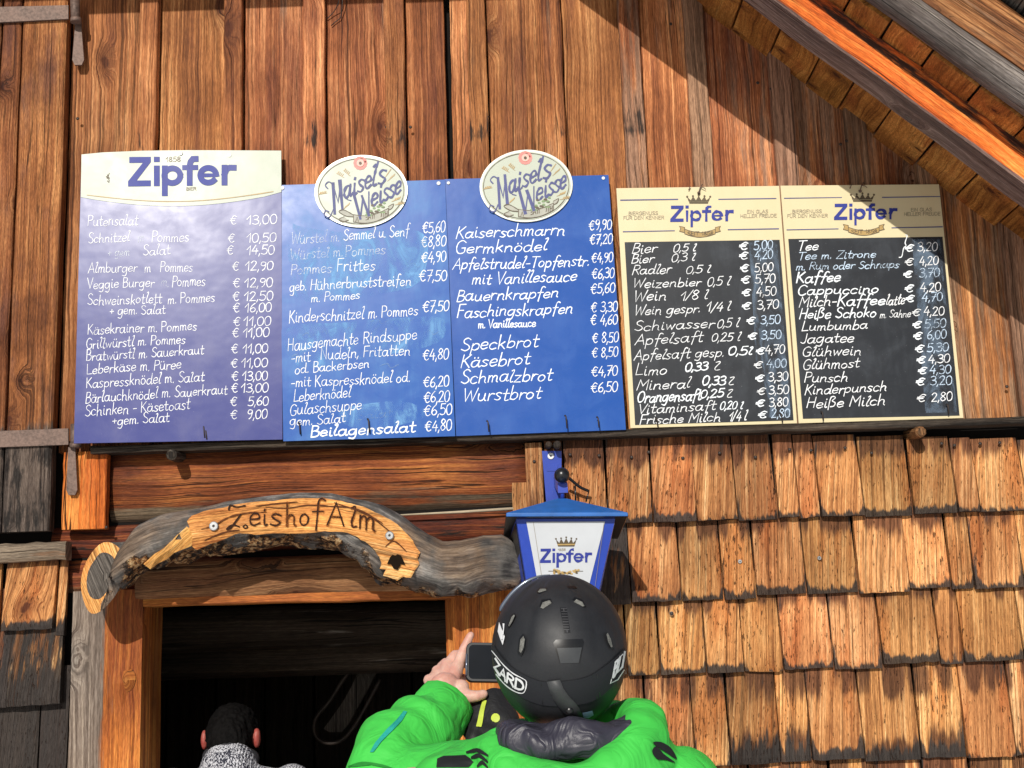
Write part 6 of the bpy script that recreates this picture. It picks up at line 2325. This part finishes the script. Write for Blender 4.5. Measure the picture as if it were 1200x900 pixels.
drape('shoulder_print', [[(513, 890), (520, 887), (545, 886), (556, 893), (549, 900), (512, 900)], line_poly([(546, 882), (560, 877), (573, 885)], 2.2), line_poly([(552, 888), (562, 883), (573, 892)], 2.6), line_poly([(560, 897), (566, 891), (573, 898)], 2.6)], BLACKPRINT, jk)
drape('shoulder_print', [cpoly([(764, 871), (774, 870), (785, 877), (792, 890), (779, 882)]), cpoly([(763, 881), (768, 875), (778, 885), (790, 894), (778, 891), (769, 890)]), [(788, 866), (797, 861), (800, 863), (792, 868)]], BLACKPRINT, jk)
drape('sleeve_seam', [line_poly([(409, 898), (425, 893), (447, 896), (462, 901)], 1.6)], SEAM, jk)
TEAL = plain('teal_zip_tape', (.02, .36, .30), .5, .4, vary=.2, scale=200)
drape('sleeve_zip', [[(473, 834), (477, 835), (471, 845), (461, 856), (447, 870), (438, 882), (434, 882), (440, 871), (453, 856), (465, 844)]], TEAL, jk)

# ------------------------------------------------------------------ phone held up by the photographer
ph = empty('mobile_phone', J(566, 782, 2.625), 'black mobile phone held up in landscape in front of the helmeted person', 'phone')
a0, a1, a2, a3 = J(552.5, 753, 2.635), None, None, J(545.5, 799, 2.615)
exv = Vector((1, .08, -.055)).normalized()
ezv = (a0 - a3)
ezv = (ezv - exv * ezv.dot(exv))
hh_ = ezv.length
ezv.normalize()
nP = exv.cross(ezv).normalized()
if nP.y > 0:
    nP = -nP


def rrect(o, w_, h_, r_, n_=6):
    pts_ = []
    for cx_, cy_, a0_ in ((w_ - r_, h_ - r_, 0), (r_, h_ - r_, 90), (r_, r_, 180), (w_ - r_, r_, 270)):
        for i in range(n_ + 1):
            a_ = math.radians(a0_ + 90 * i / n_)
            pts_.append(o + exv * (cx_ + r_ * math.cos(a_)) + ezv * (cy_ + r_ * math.sin(a_)))
    return pts_


PHB = plain('black_phone_case', (.012, .012, .014), .45, .5)
SCR = plain('dark_phone_screen', (.004, .006, .010), .3, .1)
PW, PH_ = .158, hh_
m = MB()
o_ = a3
m.loft([rrect(o_ + nP * d_ + (exv + ezv) * s_, PW - 2 * s_, PH_ - 2 * s_, .013) for d_, s_ in ((-.010, .002), (-.008, 0), (.002, 0), (.004, .0012))], caps=(True, True))
m.build('phone_case', PHB, ph)
m = MB()
m.prism(rrect(o_ + nP * .0048 + (exv + ezv) * .0055, PW - .011, PH_ - .011, .009), nP, .001)
m.build('screen', SCR, ph)
m = MB()
m.tube([o_ + exv * .0012 + ezv * .012 + nP * .0045, o_ + exv * .0012 + ezv * (PH_ - .024) + nP * .0045], .0022, 8)
m.build('metal_edge', GOG, ph)

# glove dangling below the phone
gl = empty('glove', J(578, 850, 2.59), 'black ski glove with yellow tabs hanging below the phone by the helmeted person', 'glove')
GLB = cloth_mat('black_glove_cloth', (.018, .018, .02), .6, .5, 30, .01)
YEL = plain('yellow_glove_tab', (.52, .62, .08), .5, .3, vary=.2)
m = MB()
capsule(m, J(566, 828, 2.62), J(562, 848, 2.60), .030, .034, flat=.7)
capsule(m, J(580, 822, 2.62), J(588, 844, 2.59), .030, .036, flat=.7)
capsule(m, J(560, 852, 2.59), J(578, 860, 2.57), .026, .030, flat=.7)
for a_, b_ in (((562, 850, 2.59), (549, 858, 2.585)), ((566, 858, 2.58), (552, 868, 2.57)), ((576, 819, 2.63), (590, 814, 2.63))):
    capsule(m, J(*a_), J(*b_), .015, .012)
go_ = fuse(m, 'glove_body', GLB, gl, .005, 4, lambda co, q: .003 * mnoise.noise(co * 30))
bvh = BVHTree.FromPolygons([v.co.copy() for v in go_.data.vertices], [tuple(p.vertices) for p in go_.data.polygons])
drape('glove_tab', [[(566.5, 821), (571, 822), (568, 835), (564.5, 853), (558.5, 852), (562, 835)]], YEL, gl, .003)
drape('glove_tab', [arc(581, 842, 4.8, 5.2, 0, 330, 12)], YEL, gl, .003)

# ------------------------------------------------------------------ person inside the doorway
Li = 4.02
ih = PL(268, 858, Li)
inn_man = empty('person', Vector((ih.x, ih.y, 0)), 'dark haired person in grey and white speckled knit pullover bending forward inside the dark doorway', 'person')
SKIN2 = skin_mat('ruddy_skin', (0.40, 0.11, 0.085), (0.36, 0.06, 0.05))
HAIR = plain('black_hair', (.0035, .003, .003), .8, .12, bumpy=.9, vary=.5, scale=160)


def knit_mat():
    k = NT('speckled_knit', .9, .1)
    tc = k.n('ShaderNodeTexCoord').outputs['Object']
    mp = k.n('ShaderNodeMapping')
    mp.inputs['Scale'].default_value = (260, 260, 120)
    k.put(mp.inputs[0], tc)
    a = k.noise(mp.outputs[0], 1.0, 2, .5)
    b = k.noise(tc, 22, 2)
    wv = k.n('ShaderNodeTexWave')
    wv.inputs['Scale'].default_value = 38
    wv.inputs['Distortion'].default_value = 2.5
    wv.inputs['Detail'].default_value = 2
    k.put(wv.inputs['Vector'], tc)
    f = k.step(k.ma('ADD', k.ma('MULTIPLY', a, .8), k.ma('MULTIPLY', b, .3)), .5, .6)
    k.put(k.b.inputs['Base Color'], k.mix(f, (.035, .037, .055), (.62, .63, .68)))
    k.bump(k.ma('ADD', k.ma('MULTIPLY', wv.outputs[0], .6), a), .9, .004)
    return k.m


KNIT = knit_mat()
m = MB()
ip = Vector((ih.x, ih.y + .10, .92))
ch_ = Vector((ih.x + .01, ih.y - .02, ih.z - .135))
ellip(m, ih + Vector((0, .07, -.02)), .070, .105, .085)
capsule(m, ch_, ih + Vector((0, .03, -.05)), .05, .05)
capsule(m, ip, ch_ + Vector((0, 0, -.12)), .13, .12, flat=.75, ref=Y)
for sx_ in (-1, 1):
    ellip(m, ih + Vector((sx_ * .080, .03, -.022)), .012, .02, .032)
    capsule(m, ip + Vector((sx_ * .09, 0, 0)), Vector((ih.x + sx_ * .11, ip.y, .5)), .085, .058)
    capsule(m, Vector((ih.x + sx_ * .11, ip.y, .5)), Vector((ih.x + sx_ * .12, ip.y - .03, .09)), .056, .04)
    capsule(m, Vector((ih.x + sx_ * .12, ip.y - .05, .05)), Vector((ih.x + sx_ * .13, ip.y + .14, .045)), .045, .04)
    sh_ = ch_ + Vector((sx_ * .18, .02, -.03))
    el_ = sh_ + Vector((sx_ * .03, .12, -.26))
    capsule(m, sh_, el_, .048, .04)
    capsule(m, el_, el_ + Vector((-sx_ * .04, .22, .02)), .04, .03)
    hd_ = el_ + Vector((-sx_ * .045, .30, .02))
    capsule(m, el_ + Vector((-sx_ * .04, .22, .02)), hd_, .027, .03)
    for i in range(4):
        f0 = hd_ + Vector(((i - 1.5) * .017, .02, 0))
        capsule(m, f0, f0 + Vector((0, .035, -.008)), .009, .0085, 8)
        capsule(m, f0 + Vector((0, .035, -.008)), f0 + Vector((0, .055, -.03)), .0085, .0075, 8)
    capsule(m, hd_ + Vector((-sx_ * .02, 0, 0)), hd_ + Vector((-sx_ * .05, .03, -.01)), .011, .009, 8)
fuse(m, 'body', SKIN2, inn_man, .006, 3)
m = MB()
ellip(m, ih + Vector((0, .06, -.005)), .079, .112, .088)
ellip(m, ih + Vector((0, -.005, -.02)), .066, .062, .065)
fuse(m, 'hair', HAIR, inn_man, .005, 2, lambda co, q: .007 * mnoise.noise(Vector((co.x * 90, co.y * 90, co.z * 30))) + .004 * mnoise.noise(co * 150))
m = MB()
capsule(m, ip + Vector((0, 0, -.05)), ch_ + Vector((0, -.03, -.09)), .17, .15, flat=.8, ref=Y)
capsule(m, ch_ + Vector((0, -.03, -.1)), ch_ + Vector((0, -.02, .026)), .15, .088, flat=.85, ref=Y)
for sx_ in (-1, 1):
    sh_ = ch_ + Vector((sx_ * .18, .02, -.03))
    el_ = sh_ + Vector((sx_ * .03, .12, -.26))
    capsule(m, ch_ + Vector((0, -.01, -.03)), sh_ + Vector((0, -.01, -.02)), .08, .070)
    capsule(m, sh_, el_, .068, .058)
    capsule(m, el_, el_ + Vector((-sx_ * .035, .19, .02)), .058, .042)
fuse(m, 'pullover', KNIT, inn_man, .008, 5, lambda co, q: .003 * mnoise.noise(co * 14))
m = MB()
cl_ = ih + Vector((.008, -.045, -.060))
capsule(m, cl_ + Vector((-.055, .03, -.01)), cl_ + Vector((0, 0, .012)), .030, .032)
capsule(m, cl_ + Vector((0, 0, .012)), cl_ + Vector((.06, .03, -.02)), .032, .030)
fuse(m, 'collar', DARKCLOTH, inn_man, .005, 4)
m = MB()
for sx_ in (-1, 1):
    capsule(m, ip + Vector((sx_ * .09, 0, -.02)), Vector((ih.x + sx_ * .11, ip.y, .5)), .11, .085)
    capsule(m, Vector((ih.x + sx_ * .11, ip.y, .5)), Vector((ih.x + sx_ * .12, ip.y - .03, .12)), .085, .075)
    capsule(m, Vector((ih.x + sx_ * .12, ip.y - .05, .06)), Vector((ih.x + sx_ * .13, ip.y + .14, .055)), .055, .05)
fuse(m, 'trousers', DARKCLOTH, inn_man, .012, 4)

# ------------------------------------------------------------------ old sledge runner board hanging inside
hg = empty('hanging_board', PL(410, 870, 4.6), 'grey strip of wood with rounded wire rim hanging in the dark doorway', 'board')
m = MB()
Lh = 4.6
m.prism([PL(u, v, Lh) for u, v in ((421, 784), (442, 786), (432, 806), (420, 828), (409, 848), (400, 858), (386, 858), (379, 854), (388, 842), (402, 822), (412, 804))], OUT, .03, var=(.3, .9, 0, .7))
m.build('wood_strip', W['grey'], hg)
m = MB()
m.tube(smooth_poly([tuple(PL(u, v, Lh - .03)) for u, v in ((414, 780), (400, 800), (386, 822), (371, 840), (368, 856), (374, 867), (388, 871), (402, 866), (416, 850), (432, 822), (446, 796))], 5), .007, 8)
m.build('wire_rim', MT['nail'], hg)
